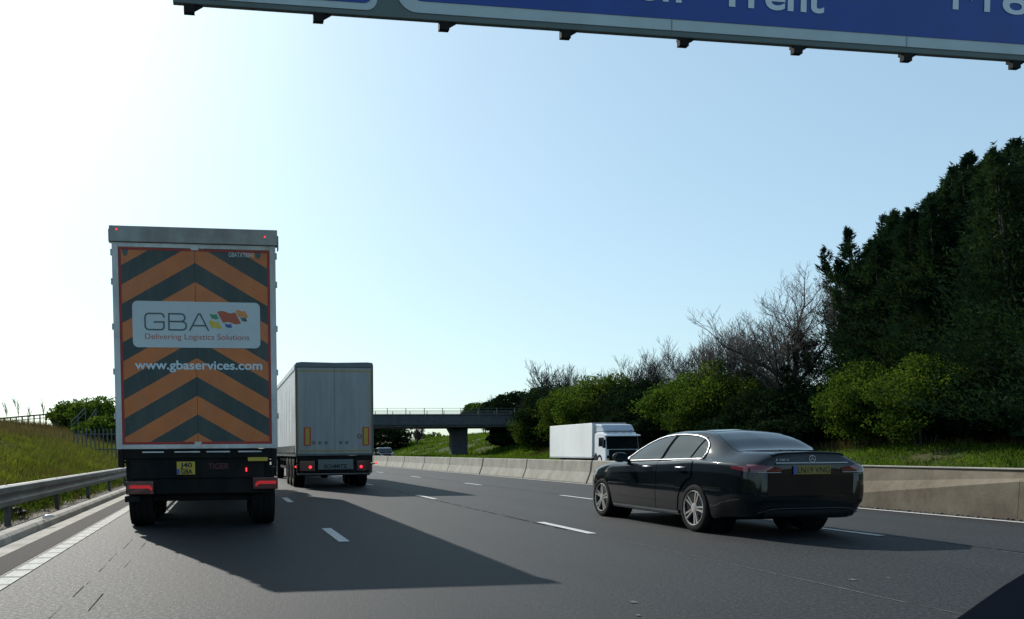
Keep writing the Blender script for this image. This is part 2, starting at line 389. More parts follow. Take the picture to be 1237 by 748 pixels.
# seams and worn flecks in the surface
mb = MB(); random.seed(8)
def seam(xc, y0, y1, w, gap):
    y = y0; x = xc
    while y < y1:
        L_ = random.uniform(0.25, 0.9); x = xc+random.uniform(-.012, .012); ww = w*random.uniform(.5, 1.3)
        mb.add([(x-ww, y, 0.004), (x+ww, y, 0.004), (x+ww*.8+random.uniform(-.01, .01), y+L_, 0.004), (x-ww*.8, y+L_, 0.004)], [(0, 1, 2, 3)])
        y += L_+random.uniform(0, gap)
seam(-1.28, 3, 30, 0.0025, 0.6); seam(-1.05, 3, 16, 0.002, 2)
seam(X0+3*LANE+.12, 5, 60, 0.012, 0.1); seam(X0+2*LANE-.12, 12, 60, 0.012, 0.3)
tag(mb.build('road_seam', M['seam'], fix=False), kind='structure')
mb = MB(); seam(X0+2*LANE+.02, 3, 11.2, 0.009, 0.12); seam(X0+2*LANE+.02, 13.6, 20, 0.006, 0.25)
seam(X0+3*LANE+.02, 5, 18, 0.007, 0.3)
for (px, py) in [(365, 618), (371, 629), (765, 728), (771, 744), (629, 614), (593, 616), (860, 650), (1030, 701), (1073, 699)]:
    p = on_road(px, py); a = random.uniform(.015, .035)
    mb.add([(p.x-a, p.y-a*1.2, .006), (p.x+a*.8, p.y-a, .006), (p.x+a, p.y+a*1.4, .006), (p.x-a*.7, p.y+a*1.1, .006)], [(0, 1, 2, 3)])
tag(mb.build('worn_mark', M['pale_seam'], fix=False), kind='structure')

# ------------------------------------------------------------------ central concrete barrier
def barrier_profile(toe, mid, c):
    """(offset from barrier centre, z) of the left half"""
    return [(-.30, 0.0), (-.285, toe), (-.15, mid), (-.10, 0.79), (-.085, 0.82)]
def barrier_seg(y0, y1, prof0, prof1, mat, rough_n=6):
    mb = MB(); n = rough_n; rings = []
    for k in range(n+1):
        t = k/n; y = y0+(y1-y0)*t
        L_ = [(a[0]*(1-t)+b_[0]*t, a[1]*(1-t)+b_[1]*t) for a, b_ in zip(prof0, prof1)]
        rings.append([(x, y, z) for x, z in L_]+[(-x, y, z) for x, z in L_[::-1]])
    m_ = len(rings[0]); vs = [p for r_ in rings for p in r_]
    fs = [(k*m_+i, k*m_+(i+1) % m_, (k+1)*m_+(i+1) % m_, (k+1)*m_+i) for k in range(n) for i in range(m_)]
    fs += [tuple(range(m_)), tuple(range(n*m_, (n+1)*m_))]
    mb.add(vs, fs); return mb
XB = 13.13
ordw = ['first', 'second', 'third', 'fourth', 'fifth', 'sixth', 'seventh', 'eighth', 'ninth', 'tenth', 'eleventh', 'twelfth', 'thirteenth', 'fourteenth']
std = barrier_profile(0.05, 0.40, 0)
# long older run beside the black car: the steep lower face grows taller towards the camera
t = thing('concrete_barrier', 'long stained older concrete barrier run behind the boot of the black saloon', 'concrete barrier', (XB, 0, 0))
pN = [(-.30, 0.0), (-.285, 0.64), (-.15, 0.69), (-.10, 0.77), (-.085, 0.82)]
pN2 = [(-.30, 0.0), (-.285, 0.20), (-.15, 0.49), (-.10, 0.79), (-.085, 0.82)]
a0 = barrier_seg(-6, 11.9, [(-.30, 0.0), (-.29, 0.655), (-.20, 0.67), (-.10, 0.70), (-.085, 0.82)], pN, M['concrete_old'], 8)
a1 = barrier_seg(11.9, 16.2, pN, pN2, M['concrete_old'], 6)
for src in (a1,): a0.add(src.v, [f for f in src.f])
a0.build('concrete_wall', M['concrete_old'], t, bevel=0.008, fix=True)
mb = MB().box((-.115, -6, .815), (.115, 16.2, .845)); mb.build('coping', M['concrete'], t, bevel=0.01)
mb = MB(); random.seed(4)
for i in range(260):
    yy = random.uniform(6, 16); xx = XB-.32-random.random()**2*.16; s_ = random.uniform(.008, .03)
    mb.box((xx-s_, yy-s_*1.5, 0), (xx+s_, yy+s_*1.5, s_))
tag(mb.build('gravel', M['dirt']), 'strip of loose grit along the foot of the stained concrete barrier', 'grit', kind='stuff')
bounds = [16.25, 22.3, 28.35, 34.8, 41.0, 47.2, 53.4, 59.6]
while bounds[-1] < 240: bounds.append(bounds[-1]+6.2)
n_seg = 0
for i in range(len(bounds)-1):
    y0, y1 = bounds[i]+.03+.001*bounds[i], bounds[i+1]-.03-.001*bounds[i]
    if i < 14:
        lab = 'pale concrete barrier segment, %s beyond the stained older run' % ordw[i]
    else:
        lab = 'tiny far concrete barrier segment near the flyover beyond the rows of larger ones'
    o = barrier_seg(y0-0, y1, std, std, None, 1).build('concrete_barrier', M['concrete'], bevel=0.012)
    for v in o.data.vertices: v.co.y -= y0
    o.location = (XB+random.uniform(-.01, .01), y0, 0)
    tag(o, lab, 'concrete barrier', 'concrete barrier segments along the central reserve')

# ------------------------------------------------------------------ left crash barrier
t = thing('crash_barrier', 'grey steel box-beam crash barrier along the left verge', 'crash barrier', (-3.47, 0, 0))
mb = MB()
prof = [(.09, .42), (.10, .50), (.035, .545), (.035, .585), (.10, .63), (.09, .72), (.02, .745), (-.06, .74), (-.07, .40), (.02, .395)]
prof = [(x, z-.035) for x, z in prof]
mb.prism(prof, -3, 92)
mb.build('beam', M['galv'], t, bevel=0.008)
mb = MB(); y = 1.9
k = 0
while y < 92:
    k += 1
    MB().box((-.06, y-.07, -.05), (.02, y+.07, .62)).build('post', M['post_dark'], t, bevel=.006)
    MB().tube([(-.01, y-.05, .70), (-.01, y-.05, .724)], .016, 6).build('bolt', M['post_dark'], t)
    y += 4.12

# ------------------------------------------------------------------ overhead gantry sign
YG = 9.0
def gp(px, py): return at(px, py, YG)
sgn = thing('gantry_sign', 'large blue overhead motorway direction sign, only its lower edge in view', 'road sign', (0, YG, 0))
M['sign_blue'] = simple('motorway sign blue', (0.003, 0.045, 0.27), 0.45, 0, 0.12, 2)
M['sign_white'] = simple('sign white border', (0.42, 0.5, 0.52), 0.5, 0, 0.08, 2)
M['sign_back'] = simple('grey sign backing', (0.10, 0.13, 0.125), 0.6, 0.1, 0.12, 2)
M['sign_letter'] = simple('sign lettering white', (0.6, 0.66, 0.72), 0.5, 0, 0.05, 2)
M['sign_green'] = simple('dark green patch', (0.03, 0.09, 0.08), 0.5, 0, 0.1, 2)
xl, xr, zb, zt = -0.43, 15.2, 5.80, 9.0
MB().box((xl, 0.0, zb), (xr, .06, zt)).build('backing_board', M['sign_back'], sgn, bevel=.01)
def rrect(x0, x1, z0, z1, r, n=7):
    pts = []
    for cx_, cz_, a0_ in ((x1-r, z1-r, 0), (x0+r, z1-r, 90), (x0+r, z0+r, 180), (x1-r, z0+r, 270)):
        for i in range(n+1):
            a = R(a0_+90*i/n); pts.append((cx_+r*math.cos(a), cz_+r*math.sin(a)))
    return pts
p1x0, p1x1 = -0.30, 1.69
MB().prism(rrect(p1x0, p1x1, 5.855, 8.6, .12), -.008, -.001).build('panel_border', M['sign_white'], sgn)
MB().prism(rrect(p1x0+.07, p1x1-.06, 5.925, 8.54, .085), -.014, -.009).build('panel_face', M['sign_blue'], sgn)
MB().prism(rrect(-.12, .42, 5.93, 8.0, .04), -.018, -.0145).build('panel_patch', M['sign_green'], sgn)
MB().prism(rrect(1.90, 15.05, 5.865, 8.8, .22), -.008, -.001).build('panel_border', M['sign_white'], sgn)
MB().prism(rrect(2.02, 14.95, 5.985, 8.7, .16), -.014, -.009).build('panel_face', M['sign_blue'], sgn)
for xx in (5.02, 7.95, 11.0): MB().box((xx-.003, -.016, 5.866), (xx+.003, -.0145, 5.98)).build('panel_joint', M['sign_back'], sgn)
zbase = 6.17
def gx(px): return gp(px, 12).x
capH = .30
lettering('on', gx(768), gx(822), zbase, capH, -.02, M['sign_letter'], sgn, .02)
lettering('Trent', gx(866), gx(994), zbase, capH, -.02, M['sign_letter'], sgn, .02)
lettering('M', gx(1149), gx(1194), zbase+.15, capH, -.02, M['sign_letter'], sgn, 0)
lettering('6', gx(1209), gx(1241), zbase+.15, capH, -.02, M['sign_letter'], sgn, 0.01)
for px in (229, 385, 537, 684, 827, 965, 1098, 1230):
    x = gp(px, 40).x
    mb = MB().box((x-.055, .0, 5.715), (x+.055, .062, 5.80))
    mb.prism([(x+.055, 5.75), (x+.14, 5.80), (x+.055, 5.80)], .02, .06)
    mb.box((x-.03, .065, 5.8), (x+.03, .12, 8.8))
    mb.build('bracket', M['chassis'], sgn)
for px in (1380, 1530):
    x = gp(px, 40).x; MB().box((x-.055, .0, 5.71), (x+.055, .06, 5.80)).build('bracket', M['chassis'], sgn)
g = thing('overhead_gantry', 'grey steel gantry carrying the overhead sign', 'gantry', (0, YG+.5, 0))
MB().box((-5.3, -.1, 8.9), (16.6, .1, 9.1)).box((-5.3, .7, 8.9), (16.6, .9, 9.1)).box((-5.3, -.1, 7.6), (16.6, .1, 7.75)).build('beam', M['galv'], g, bevel=.01)
for x in (-5.3, 16.6):
    MB().box((x-.2, .1, -.1), (x+.2, .7, 9.3)).build('leg', M['galv'], g, bevel=.01)

# ------------------------------------------------------------------ wheels
def wheel(parent, x, y, r, w, side, name='wheel', truck=True, twin=False, spokes=None):
    """side: -1 outer face towards -x"""
    e = bpy.data.objects.new(name, None); C.objects.link(e); e.parent = parent; e.location = (x, y, r)
    h = w/2; ri = r*(0.56 if truck else 0.735)
    mb = MB()
    prof = [(-h*.86, ri), (-h, ri+.02), (-h*1.02, (r+ri)/2), (-h*.96, r*.95), (-h*.8, r*.985)]
    for gx_ in (-.5, 0, .5):
        prof += [(h*(gx_-.22), r*.998), (h*(gx_-.05), r), (h*(gx_-.045), r*.975), (h*(gx_+.045), r*.975), (h*(gx_+.05), r)]
    prof += [(h*.8, r*.985), (h*.96, r*.95), (h*1.02, (r+ri)/2), (h, ri+.02), (h*.86, ri), (-h*.86, ri)]
    mb.lathe(prof, (0, 0, 0), n=44); mb.build('tyre', M['rubber'], e, auto=35)
    s = side
    mb = MB()
    if truck:
        mb.lathe([(s*h*.86, ri), (s*h*.95, ri*.98), (s*h*.8, ri*.9), (s*h*.3, ri*.8), (s*h*.25, ri*.5), (s*h*.6, ri*.42), (s*h*.9, ri*.36), (s*h*.95, .0)], (0, 0, 0), n=28)
        mb.lathe([(-s*h*.8, ri), (-s*h*.5, ri*.9), (-s*h*.4, 0.0)], (0, 0, 0), n=28)
        mb.build('rim', M['chassis'] if truck != 'silver' else M['alu'], e, auto=35)
    else:
        # barrel
        mb.lathe([(s*h*.9, ri), (s*h*.93, ri*.975), (s*h*.8, ri*.955), (-s*h*.7, ri*.9), (-s*h*.75, 0)], (0, 0, 0), n=44)
        mb.build('rim_barrel', M['rim_dark'], e, auto=35)
        mb = MB()
        mb.lathe([(s*h*.94, ri*1.0), (s*h*1.0, ri*.985), (s*h*.98, ri*.95), (s*h*.88, ri*.94)], (0, 0, 0), n=44)
        mb.lathe([(s*h*.55, .075), (s*h*.86, .07), (s*h*.9, .05), (s*h*.9, .0)], (0, 0, 0), n=24)
        for k in range(5):
            for dd in (-1, 1):
                a = 2*math.pi*k/5+math.pi/2+spokes
                ca, sa = math.cos(a), math.sin(a)
                def P(rr, off, ax): return (ax, rr*ca-off*sa, rr*sa+off*ca)
                inn = .014*dd; out = .036*dd; wi, wo_ = .010, .013
                q = [P(.055, inn-wi, s*h*.86), P(.055, inn+wi, s*h*.86), P(ri*.96, out+wo_, s*h*.93), P(ri*.96, out-wo_, s*h*.93)]
                q2 = [(a_[0]-s*.03, a_[1], a_[2]) for a_ in q]
                mb.add(q+q2, [(0, 1, 2, 3), (7, 6, 5, 4), (0, 3, 7, 4), (1, 0, 4, 5), (2, 1, 5, 6), (3, 2, 6, 7)])
        mb.build('rim', M['rim_silver'], e, auto=30)
    return e

# ------------------------------------------------------------------ chevron trailer
def chev_mat():
    m, nt, b = newmat('orange and dark chevrons'); co = objco(nt); s = sepxyz(nt, co)
    v = math_(nt, 'ADD', s[2], math_(nt, 'MULTIPLY', math_(nt, 'ABSOLUTE', s[0]), 0.58))
    fr = math_(nt, 'FRACT', math_(nt, 'DIVIDE', math_(nt, 'SUBTRACT', v, 2.12-5.97), 0.597))
    f = math_(nt, 'LESS_THAN', fr, 0.5)
    n = noise(nt, 2.2, 6, .65, co)
    orange = ramp(nt, n, [(0.3, (0.46, 0.12, 0.022)), (0.7, (0.60, 0.18, 0.04))])
    dark = ramp(nt, n, [(0.3, (0.010, 0.030, 0.032)), (0.7, (0.022, 0.052, 0.052))])
    c = mix(nt, f, orange, dark)
    g = noise(nt, 1.0, 7, .7, objco(nt, (3, 3, .6)))
    c = mix(nt, ramp(nt, g, [(0.45, (0, 0, 0)), (0.8, (0.35,)*3)]), c, (0.16, 0.14, 0.12))
    nt.links.new(c, b.inputs['Base Color']); b.inputs['Roughness'].default_value = 0.42; return m
M['chevron'] = chev_mat()
M['red_tape'] = simple('red tape', (0.33, 0.02, 0.015), 0.5, 0, 0.15)
M['logo_panel'] = simple('pale logo panel', (0.50, 0.58, 0.62), 0.45, 0, 0.06, 1.5)
M['logo_ink'] = simple('grey green lettering', (0.06, 0.11, 0.115), 0.5, 0, 0.05)
M['logo_red'] = simple('brick red print', (0.42, 0.10, 0.05), 0.5, 0, 0.05)
M['logo_green'] = simple('green print', (0.05, 0.28, 0.14), 0.5, 0, 0.05)
M['logo_yellow'] = simple('yellow print', (0.60, 0.47, 0.06), 0.5, 0, 0.05)
M['logo_orange'] = simple('orange print', (0.65, 0.26, 0.06), 0.5, 0, 0.05)
M['logo_blue'] = simple('blue print', (0.05, 0.10, 0.30), 0.5, 0, 0.05)
M['web_ink'] = simple('pale blue print', (0.55, 0.68, 0.75), 0.5, 0, 0.05)
M['trailer_side'] = simple('pale trailer side', (0.55, 0.57, 0.58), 0.5, 0, 0.08, 1, dirt=(0.4, 0.4, 0.38))
M['dim_red'] = simple('dark red lettering', (0.07, 0.012, 0.01), 0.6, 0, 0.1)

def tx(px): return (px-236.0)/77.3
def tz(py): return 1.275+(541.5-py)/77.4
T1X, T1Y = -0.39, 13.66
T = thing('lorry', 'tall lorry trailer with orange and dark chevrons, white logo panel and web address', 'lorry', (T1X, T1Y, 0))
W2 = 1.275
MB().box((-W2+.01, .06, 1.30), (W2-.01, 13.45, 4.70)).build('trailer_body', M['trailer_side'], T, bevel=.03)
mb = MB()  # door frame
mb.box((-W2, -.01, 1.275), (-W2+.095, .07, 4.50)); mb.box((W2-.095, -.01, 1.275), (W2, .07, 4.50))
mb.box((-W2+.0955, -.008, 1.275), (W2-.0955, .068, 1.345)); mb.box((-W2+.0955, -.008, 4.43), (W2-.0955, .068, 4.50))
mb.box((-.055, -.016, 1.30), (.055, -.009, 1.385)); mb.box((-.06, -.016, 4.40), (.06, -.009, 4.49))
mb.build('rear_frame', M['alu'], T, bevel=.006)
mb = MB().box((-W2-.03, -.05, 4.503), (W2+.03, .12, 4.745)); mb.box((-W2-.045, -.03, 4.50), (-W2-.031, .10, 4.70)); mb.box((W2+.031, -.03, 4.44), (W2+.05, .10, 4.66))
hd = mb.build('roller_header', simple('grey roller header', (0.30, 0.32, 0.32), .5, .2, .3, 2.2, dirt=(0.2, 0.19, 0.18)), T, bevel=.01)
for px, py in ((144, 280), (321.5, 284)):
    MB().lathe([(-.012, 0), (-.012, .011), (0, .013)], (tx(px), -.05, tz(py)+.03), 'y', 10).build('marker_lamp', M['lamp_dot'], hd)
for sgn_ in (-1, 1):
    x0_, x1_ = (-W2+.097, -.003) if sgn_ < 0 else (.003, W2-.097)
    d = MB().box((x0_, .004, 1.347), (x1_, .05, 4.428)).build('rear_door', M['chevron'], T)
    mb = MB()
    a, bb = (-W2+.097, -W2+.135) if sgn_ < 0 else (W2-.135, W2-.097)
    mb.box((a, -.001, 1.348), (bb, .0025, 4.42))
    xa, xb = (a, -.004) if sgn_ < 0 else (.004, bb)
    if sgn_ < 0: mb.box((bb+.0005, -.001, 1.348), (-.06, .0025, 1.385)); mb.box((bb+.0005, -.001, 4.39), (-.06, .0025, 4.42))
    else: mb.box((.06, -.001, 1.348), (a-.0005, .0025, 1.385)); mb.box((.06, -.001, 4.39), (a-.0005, .0025, 4.42))
    mb.build('edge_tape', M['red_tape'], d, fix=True)
# hinges on the frame
for zz in (1.75, 2.45, 3.15, 3.85, 4.3):
    for s_ in (-1, 1):
        MB().box((s_*(W2+.001), -.02, zz), (s_*(W2+.022), .05, zz+.09)).build('hinge', M['alu'], T)
lp = MB().prism(rrect(tx(160), tx(314.5), tz(417.5), tz(361.5), .085), -.004, 0.0).build('logo_panel', M['logo_panel'], T)
# big thin logo letters, drawn as strokes
def strokes(mb, polys, w, y):
    for pts in polys:
        for a, b_ in zip(pts[:-1], pts[1:]):
            a = Vector(a); b_ = Vector(b_); d = (b_-a); L_ = d.length; d.normalize(); n_ = Vector((-d.y, d.x))*w/2; e_ = d*w*.35
            q = [a-e_+n_, a-e_-n_, b_+e_-n_, b_+e_+n_]
            mb.add([(p.x, y, p.y) for p in q], [(0, 1, 2, 3)])
            y -= 0.00004
mb = MB(); z0, z1 = tz(396), tz(376.5); hh = z1-z0
gxa, gxb = tx(175), tx(197.5); r_ = .05
def arc(cx_, cz_, r, a0_, a1_, n=6): return [(cx_+r*math.cos(R(a0_+(a1_-a0_)*i/n)), cz_+r*math.sin(R(a0_+(a1_-a0_)*i/n))) for i in range(n+1)]
G_ = [(gxb, z1-.055), ]+arc(gxb-.05, z1-.05, .05, 15, 90)+arc(gxa+.06, z1-.06, .06, 90, 180)+arc(gxa+.06, z0+.06, .06, 180, 270)+arc(gxb-.05, z0+.05, .05, 270, 360)+[(gxb, z0+hh*.48), (gxa+.14, z0+hh*.48)]
bxa, bxb = tx(203.5), tx(224)
B_ = [(bxa, z0), (bxa, z1)]+arc(bxb-.075, z1-.06, .06, 90, -90)+[(bxa, z0+hh*.52)]
B2 = [(bxa, z0+hh*.52)]+arc(bxb-.06, z0+.065, .065, 90, -90)+[(bxa, z0)]
axa, axb = tx(228.5), tx(251); am = (axa+axb)/2
A_ = [(axa, z0-.005), (am-.01, z1), (am+.02, z1), (axb, z0-.005)]
for ps in ([G_], [B_, B2], [A_, [(axa+.055, z0+hh*.28), (axb-.055, z0+hh*.28)]]):
    mb = MB(); strokes(mb, ps, .024, -.0065); mb.build('lettering', M['logo_ink'], lp, fix=False)
lettering('Delivering Logistics Solutions', tx(174.5), tx(301), tz(407.5), .088, -.006, M['logo_red'], lp)
def flag(x0, x1, z0_, z1_, sk, mat, ph=0):
    mb = MB(); n = 10; top = []; bot = []
    for i in range(n+1):
        t_ = i/n; w_ = .10*(z1_-z0_)*math.sin(ph+t_*2*math.pi)
        top.append((x0+(x1-x0)*t_, -.006, z1_+w_-sk*0)); bot.append((x0+(x1-x0)*t_+sk, -.006, z0_+w_))
    mb.add(top+bot, [(i, i+1, n+2+i, n+1+i) for i in range(n)]); mb.build('flag_mark', mat, lp, fix=False)
flag(tx(262), tx(284), tz(387), tz(373.5), .09, M['logo_red'])
flag(tx(284.5), tx(296), tz(379.5), tz(371.5), .05, M['logo_orange'])
flag(tx(251), tx(263), tz(393.5), tz(385), .055, M['logo_yellow'])
flag(tx(252.5), tx(261), tz(382), tz(376.5), .035, M['logo_green'], 1)
flag(tx(271), tx(278.5), tz(392.5), tz(388), .02, M['logo_blue'], 1)
flag(tx(290), tx(296.5), tz(384.5), tz(380), .03, M['logo_ink'], 1)
lettering('www.gbaservices.com', tx(161.5), tx(316.5), tz(443.8), .135, -.0, M['web_ink'], T, .022)
lettering('GBATXTB843', tx(277), tx(308), tz(306), .07, -.0, M['web_ink'], T)
for px in (153, 313):
    mb = MB().prism([(tx(px)-.045, tz(300)), (tx(px)+.045, tz(300)), (tx(px)+.04, tz(305)), (tx(px), tz(308.5)), (tx(px)-.04, tz(305))], -.001, .003); mb.build('shield_mark', M['logo_ink'], T)
# underside
mb = MB(); mb.box((-W2+.05, .02, 1.12), (W2-.05, .25, 1.27)); mb.box((-W2+.04, .25, 1.10), (-W2+.16, 13.3, 1.28)); mb.box((W2-.16, .25, 1.10), (W2-.04, 13.3, 1.28))
mb.box((-.5, .3, .85), (-.36, 13, 1.2)); mb.box((.36, .3, .85), (.5, 13, 1.2)); mb.box((-W2+.2, .05, .80), (W2-.22, .2, 1.13))
mb.box((-W2+.12, .08, .55), (W2-.12, .2, .80))
mb.box((-.95, .35, .42), (.95, .5, .6))
mb.build('chassis', M['chassis'], T, bevel=.008)
MB().box((-W2+.02, .0, .98), (-W2+.10, .16, 1.27)).build('corner_post', M['chassis'], T); MB().box((W2-.10, .0, .98), (W2-.02, .16, 1.27)).build('corner_post', M['chassis'], T)
mb = MB()
for a_, b_ in ((168, 194), (207, 238), (246, 275), (285, 314)):
    mb.box((tx(a_), .0, tz(546.3)), (tx(b_), .018, tz(544.6)))
mb.build('hinge_rail', M['alu'], T)
pl = MB().box((tx(209.3), .03, tz(573.5)), (tx(231.5), .048, tz(557.5))).build('number_plate', M['yellow'], T)
MB().box((tx(209.5), .026, tz(573.2)), (tx(212.6), .0295, tz(566.5))).build('country_band', M['blue'], pl)
lettering('J40', tx(213.5), tx(228), tz(564.5), .072, .027, M['ink'], pl, .03)
lettering('GBA', tx(214), tx(228.5), tz(572.5), .072, .027, M['ink'], pl, .03)
lettering('TIGER', tx(247.5), tx(273.5), tz(567), .09, .048, M['dim_red'], T, .03)
MB().box((tx(297), .0, tz(557.5)), (tx(321.5), .019, tz(552.8))).build('reflector_plate', M['yellow'], T)
MB().box((tx(294), .0, tz(570.5)), (tx(295.7), .04, tz(565.8))).build('marker_lamp', M['lamp_dot'], T)
def tail(px0, px1, py0, py1, flip):
    h_ = MB().box((tx(px0), -.02, tz(py1)), (tx(px1), .14, tz(py0))).build('tail_light', M['smoked'], T, bevel=.012)
    a = (tx(px0)+.05, tx(px1)-.03); zc = (tz(py0)+tz(py1))/2
    pts = [(a[0], zc-.01), (a[1]-.05, zc-.01), (a[1], zc-.055), (a[1]+.01, zc+.0), (a[1]-.04, zc+.04), (a[0], zc+.04)]
    if flip: pts = [(a[0]+a[1]-x, z+.0) for x, z in pts]
    MB().prism(pts, -.026, -.019).build('lamp_strip', M['lamp_red'], h_)
tail(148, 181, 581, 597.5, False); tail(302.5, 334, 578, 593, True)
MB().box((tx(145.5), .03, tz(607)), (tx(164), .3, tz(599.5))).build('bracket', M['chassis'], T, bevel=.01)
for s_ in (-1, 1):  # mudguards
    mb = MB(); mb.box((s_*(W2-.13), .1, .62), (s_*(W2-.52), .13, 1.1)); mb.box((s_*(W2-.10), .15, 1.05), (s_*(W2-.5), 4.5, 1.08)); mb.build('mudguard', M['black_plastic'], T)
for k in range(3):
    for s_ in (-1, 1):
        wheel(T, s_*(W2-.20-(.13 if s_ < 0 else .03)), .72+1.32*k, .5, .385, s_)
for k in range(3): MB().tube([(-1, .72+1.32*k, .5), (1, .72+1.32*k, .5)], .07, 10).build('axle', M['chassis'], T)
for x in (-W2+.15, W2-.19):
    mb = MB()
    mb.box((x, 5.2, .55), (x+.04, 9.2, .65)); mb.box((x, 5.2, .85), (x+.04, 9.2, .95))
    for yy in (5.3, 7.2, 9.1): mb.box((x+.002, yy, .552), (x+.038, yy+.06, 1.12))
    mb.build('side_guard', M['chassis'], T)
def tractor(T, y0, paint, W2=1.25, hgt=3.6):
    mb = MB(); mb.prism([(y0, 1.0), (y0+2.0, 1.0), (y0+2.15, 1.9), (y0+2.0, hgt-.5), (y0+1.5, hgt), (y0, hgt)], -W2+.02, W2-.02, 'x')
    mb.build('cab', paint, T, bevel=.05)
    MB().prism([(y0+2.16, 1.95), (y0+2.18, 2.0), (y0+2.06, hgt-.65), (y0+2.0, hgt-.7)], -W2+.1, W2-.1, 'x').build('windscreen', M['glass'], T)
    MB().box((-.45, y0-3.2, .75), (-.3, y0, 1.0)).box((.3, y0-3.2, .75), (.45, y0, 1.0)).box((-W2+.1, y0-.1, .45), (W2-.1, y0+2.1, 1.0)).build('tractor_chassis', M['chassis'], T, bevel=.02)
    for yy in (y0+1.3, y0-2.4):
        for s_ in (-1, 1): wheel(T, s_*(W2-.22), yy, .5, .32, s_)
    for s_ in (-1, 1):
        MB().box((s_*(W2+.02), y0+1.75, 2.0), (s_*(W2+.24), y0+1.9, 2.7)).build('door_mirror', M['black_plastic'], T, bevel=.03)
tractor(T, 14.1, M['white_paint'])

# ------------------------------------------------------------------ grey curtain sider
T2X, T2Y = 3.65, 27.36
def ux(px): return (px-403.5)/36.4
def uz(py): return 1.05+(552.0-py)/36.45
U = thing('lorry', 'grey curtain-sided articulated lorry with red and yellow rear markers, in the second lane', 'lorry', (T2X, T2Y, 0))
WU = 1.29
m, nt, b = newmat('grey ribbed door panel'); M['grey_door'] = m
co = objco(nt); s = sepxyz(nt, co)
n = noise(nt, 1.2, 6, .7, objco(nt, (4, 4, .4)))
c = ramp(nt, n, [(0.3, (0.25, 0.27, 0.28)), (0.7, (0.36, 0.38, 0.385))]); nt.links.new(c, b.inputs['Base Color'])
wv = math_(nt, 'FRACT', math_(nt, 'MULTIPLY', s[0], 3.2)); bump(nt, b, math_(nt, 'LESS_THAN', wv, 0.06), .5, .01); b.inputs['Roughness'].default_value = .5
m, nt, b = newmat('grey curtain fabric'); M['curtain'] = m
co = objco(nt); s = sepxyz(nt, co); n = noise(nt, 1.0, 5, .6, co)
c = ramp(nt, n, [(0.3, (0.42, 0.43, 0.43)), (0.7, (0.56, 0.57, 0.56))]); nt.links.new(c, b.inputs['Base Color']); b.inputs['Roughness'].default_value = .55
wv = nt.nodes.new('ShaderNodeTexWave'); wv.bands_direction = 'Y'; wv.inputs['Scale'].default_value = 1.1; wv.inputs['Distortion'].default_value = 1.5; nt.links.new(co, wv.inputs[0]); bump(nt, b, wv.outputs[0], .35, .04)
M['yellow_tape'] = simple('dull yellow conspicuity tape', (0.34, 0.28, 0.06), .5, 0, .15)
M['schm'] = simple('grey bumper plate', (0.12, 0.15, 0.155), .5, 0, .15)
mb = MB().box((-WU+.02, .06, 1.12), (WU-.02, 13.3, 4.02))
mb.build('load_body', M['trailer_side'], U, bevel=.02)
for s_ in (-1, 1):
    mb = MB(); n = 60; hh = []
    for i in range(n+1):
        yy = .15+13.0*i/n; off = .018+.012*math.sin(i*2.7)+.008*math.sin(i*1.1)
        hh += [(s_*(WU-.02+off*.3), yy, 1.28), (s_*(WU-.02+off), yy, 2.5), (s_*(WU-.02+.008), yy, 3.9)]
    mb.add(hh, [(i*3+j, i*3+j+1, i*3+j+4, i*3+j+3) for i in range(n) for j in range(2)])
    cu_ = mb.build('side_curtain', M['curtain'], U, smooth=True, fix=False)
    mb = MB()
    for i in range(26): yy = .4+12.6*i/26; mb.box((s_*(WU+.0), yy, 1.12), (s_*(WU+.022), yy+.05, 1.42))
    mb.build('curtain_strap', M['black_plastic'], cu_)
    MB().box((s_*(WU-.03), .1, 3.9), (s_*(WU+.015), 13.3, 4.05)).build('curtain_rail', M['alu'], U)
    MB().box((s_*(WU-.03), .1, 1.06), (s_*(WU+.005), 13.3, 1.2)).build('side_rail', M['galv'], U)
for s_ in (-1, 1):
    x0_, x1_ = (-WU+.06, -.004) if s_ < 0 else (.004, WU-.06)
    d = MB().box((x0_, 0, 1.15), (x1_, .05, 3.95)).build('rear_door', M['grey_door'], U)
mb = MB().box((-WU, -.01, 1.08), (-WU+.057, .08, 4.05)).box((WU-.057, -.01, 1.08), (WU, .08, 4.05)).box((-WU+.058, -.008, 1.08), (WU-.058, .078, 1.148))
mb.build('rear_frame', M['galv'], U, bevel=.006)
MB().prism([(-WU, 3.952), (WU, 3.952), (WU-.02, 4.11), (WU-.2, 4.13), (0, 4.11), (-WU+.2, 4.13), (-WU+.02, 4.10)], -.03, .12).build('header', M['schm'], U, bevel=.02)
mb = MB()
mb.box((-WU+.063, -.005, 1.30), (-WU+.10, -.001, 3.86)); mb.box((WU-.10, -.005, 1.30), (WU-.063, -.001, 3.86)); mb.box((-WU+.101, -.005, 3.82), (WU-.101, -.001, 3.86)); mb.box((-WU+.101, -.005, 1.22), (WU-.101, -.001, 1.26))
mb.build('outline_tape', M['yellow_tape'], U)
for px in (370.5, 441):
    o = MB().box((ux(px)-.11, -.012, uz(539)), (ux(px)+.11, -.002, uz(517))).build('marker_board', M['red_refl'], U)
    MB().box((ux(px)-.065, -.016, uz(537.7)), (ux(px)+.065, -.0125, uz(518.3))).build('marker_centre', M['yellow'], o)
for px in (378, 385.5, 393, 410.5, 418):
    MB().lathe([(-.008, 0), (-.008, .055), (0, .06)], (ux(px), -.001, uz(535.5)), 'y', 14).build('round_sticker', M['schm'], U)
MB().lathe([(-.007, .045), (-.007, .075), (0, .08)], (ux(433.5), -.001, uz(528)), 'y', 18).build('round_emblem', M['logo_ink'], U)
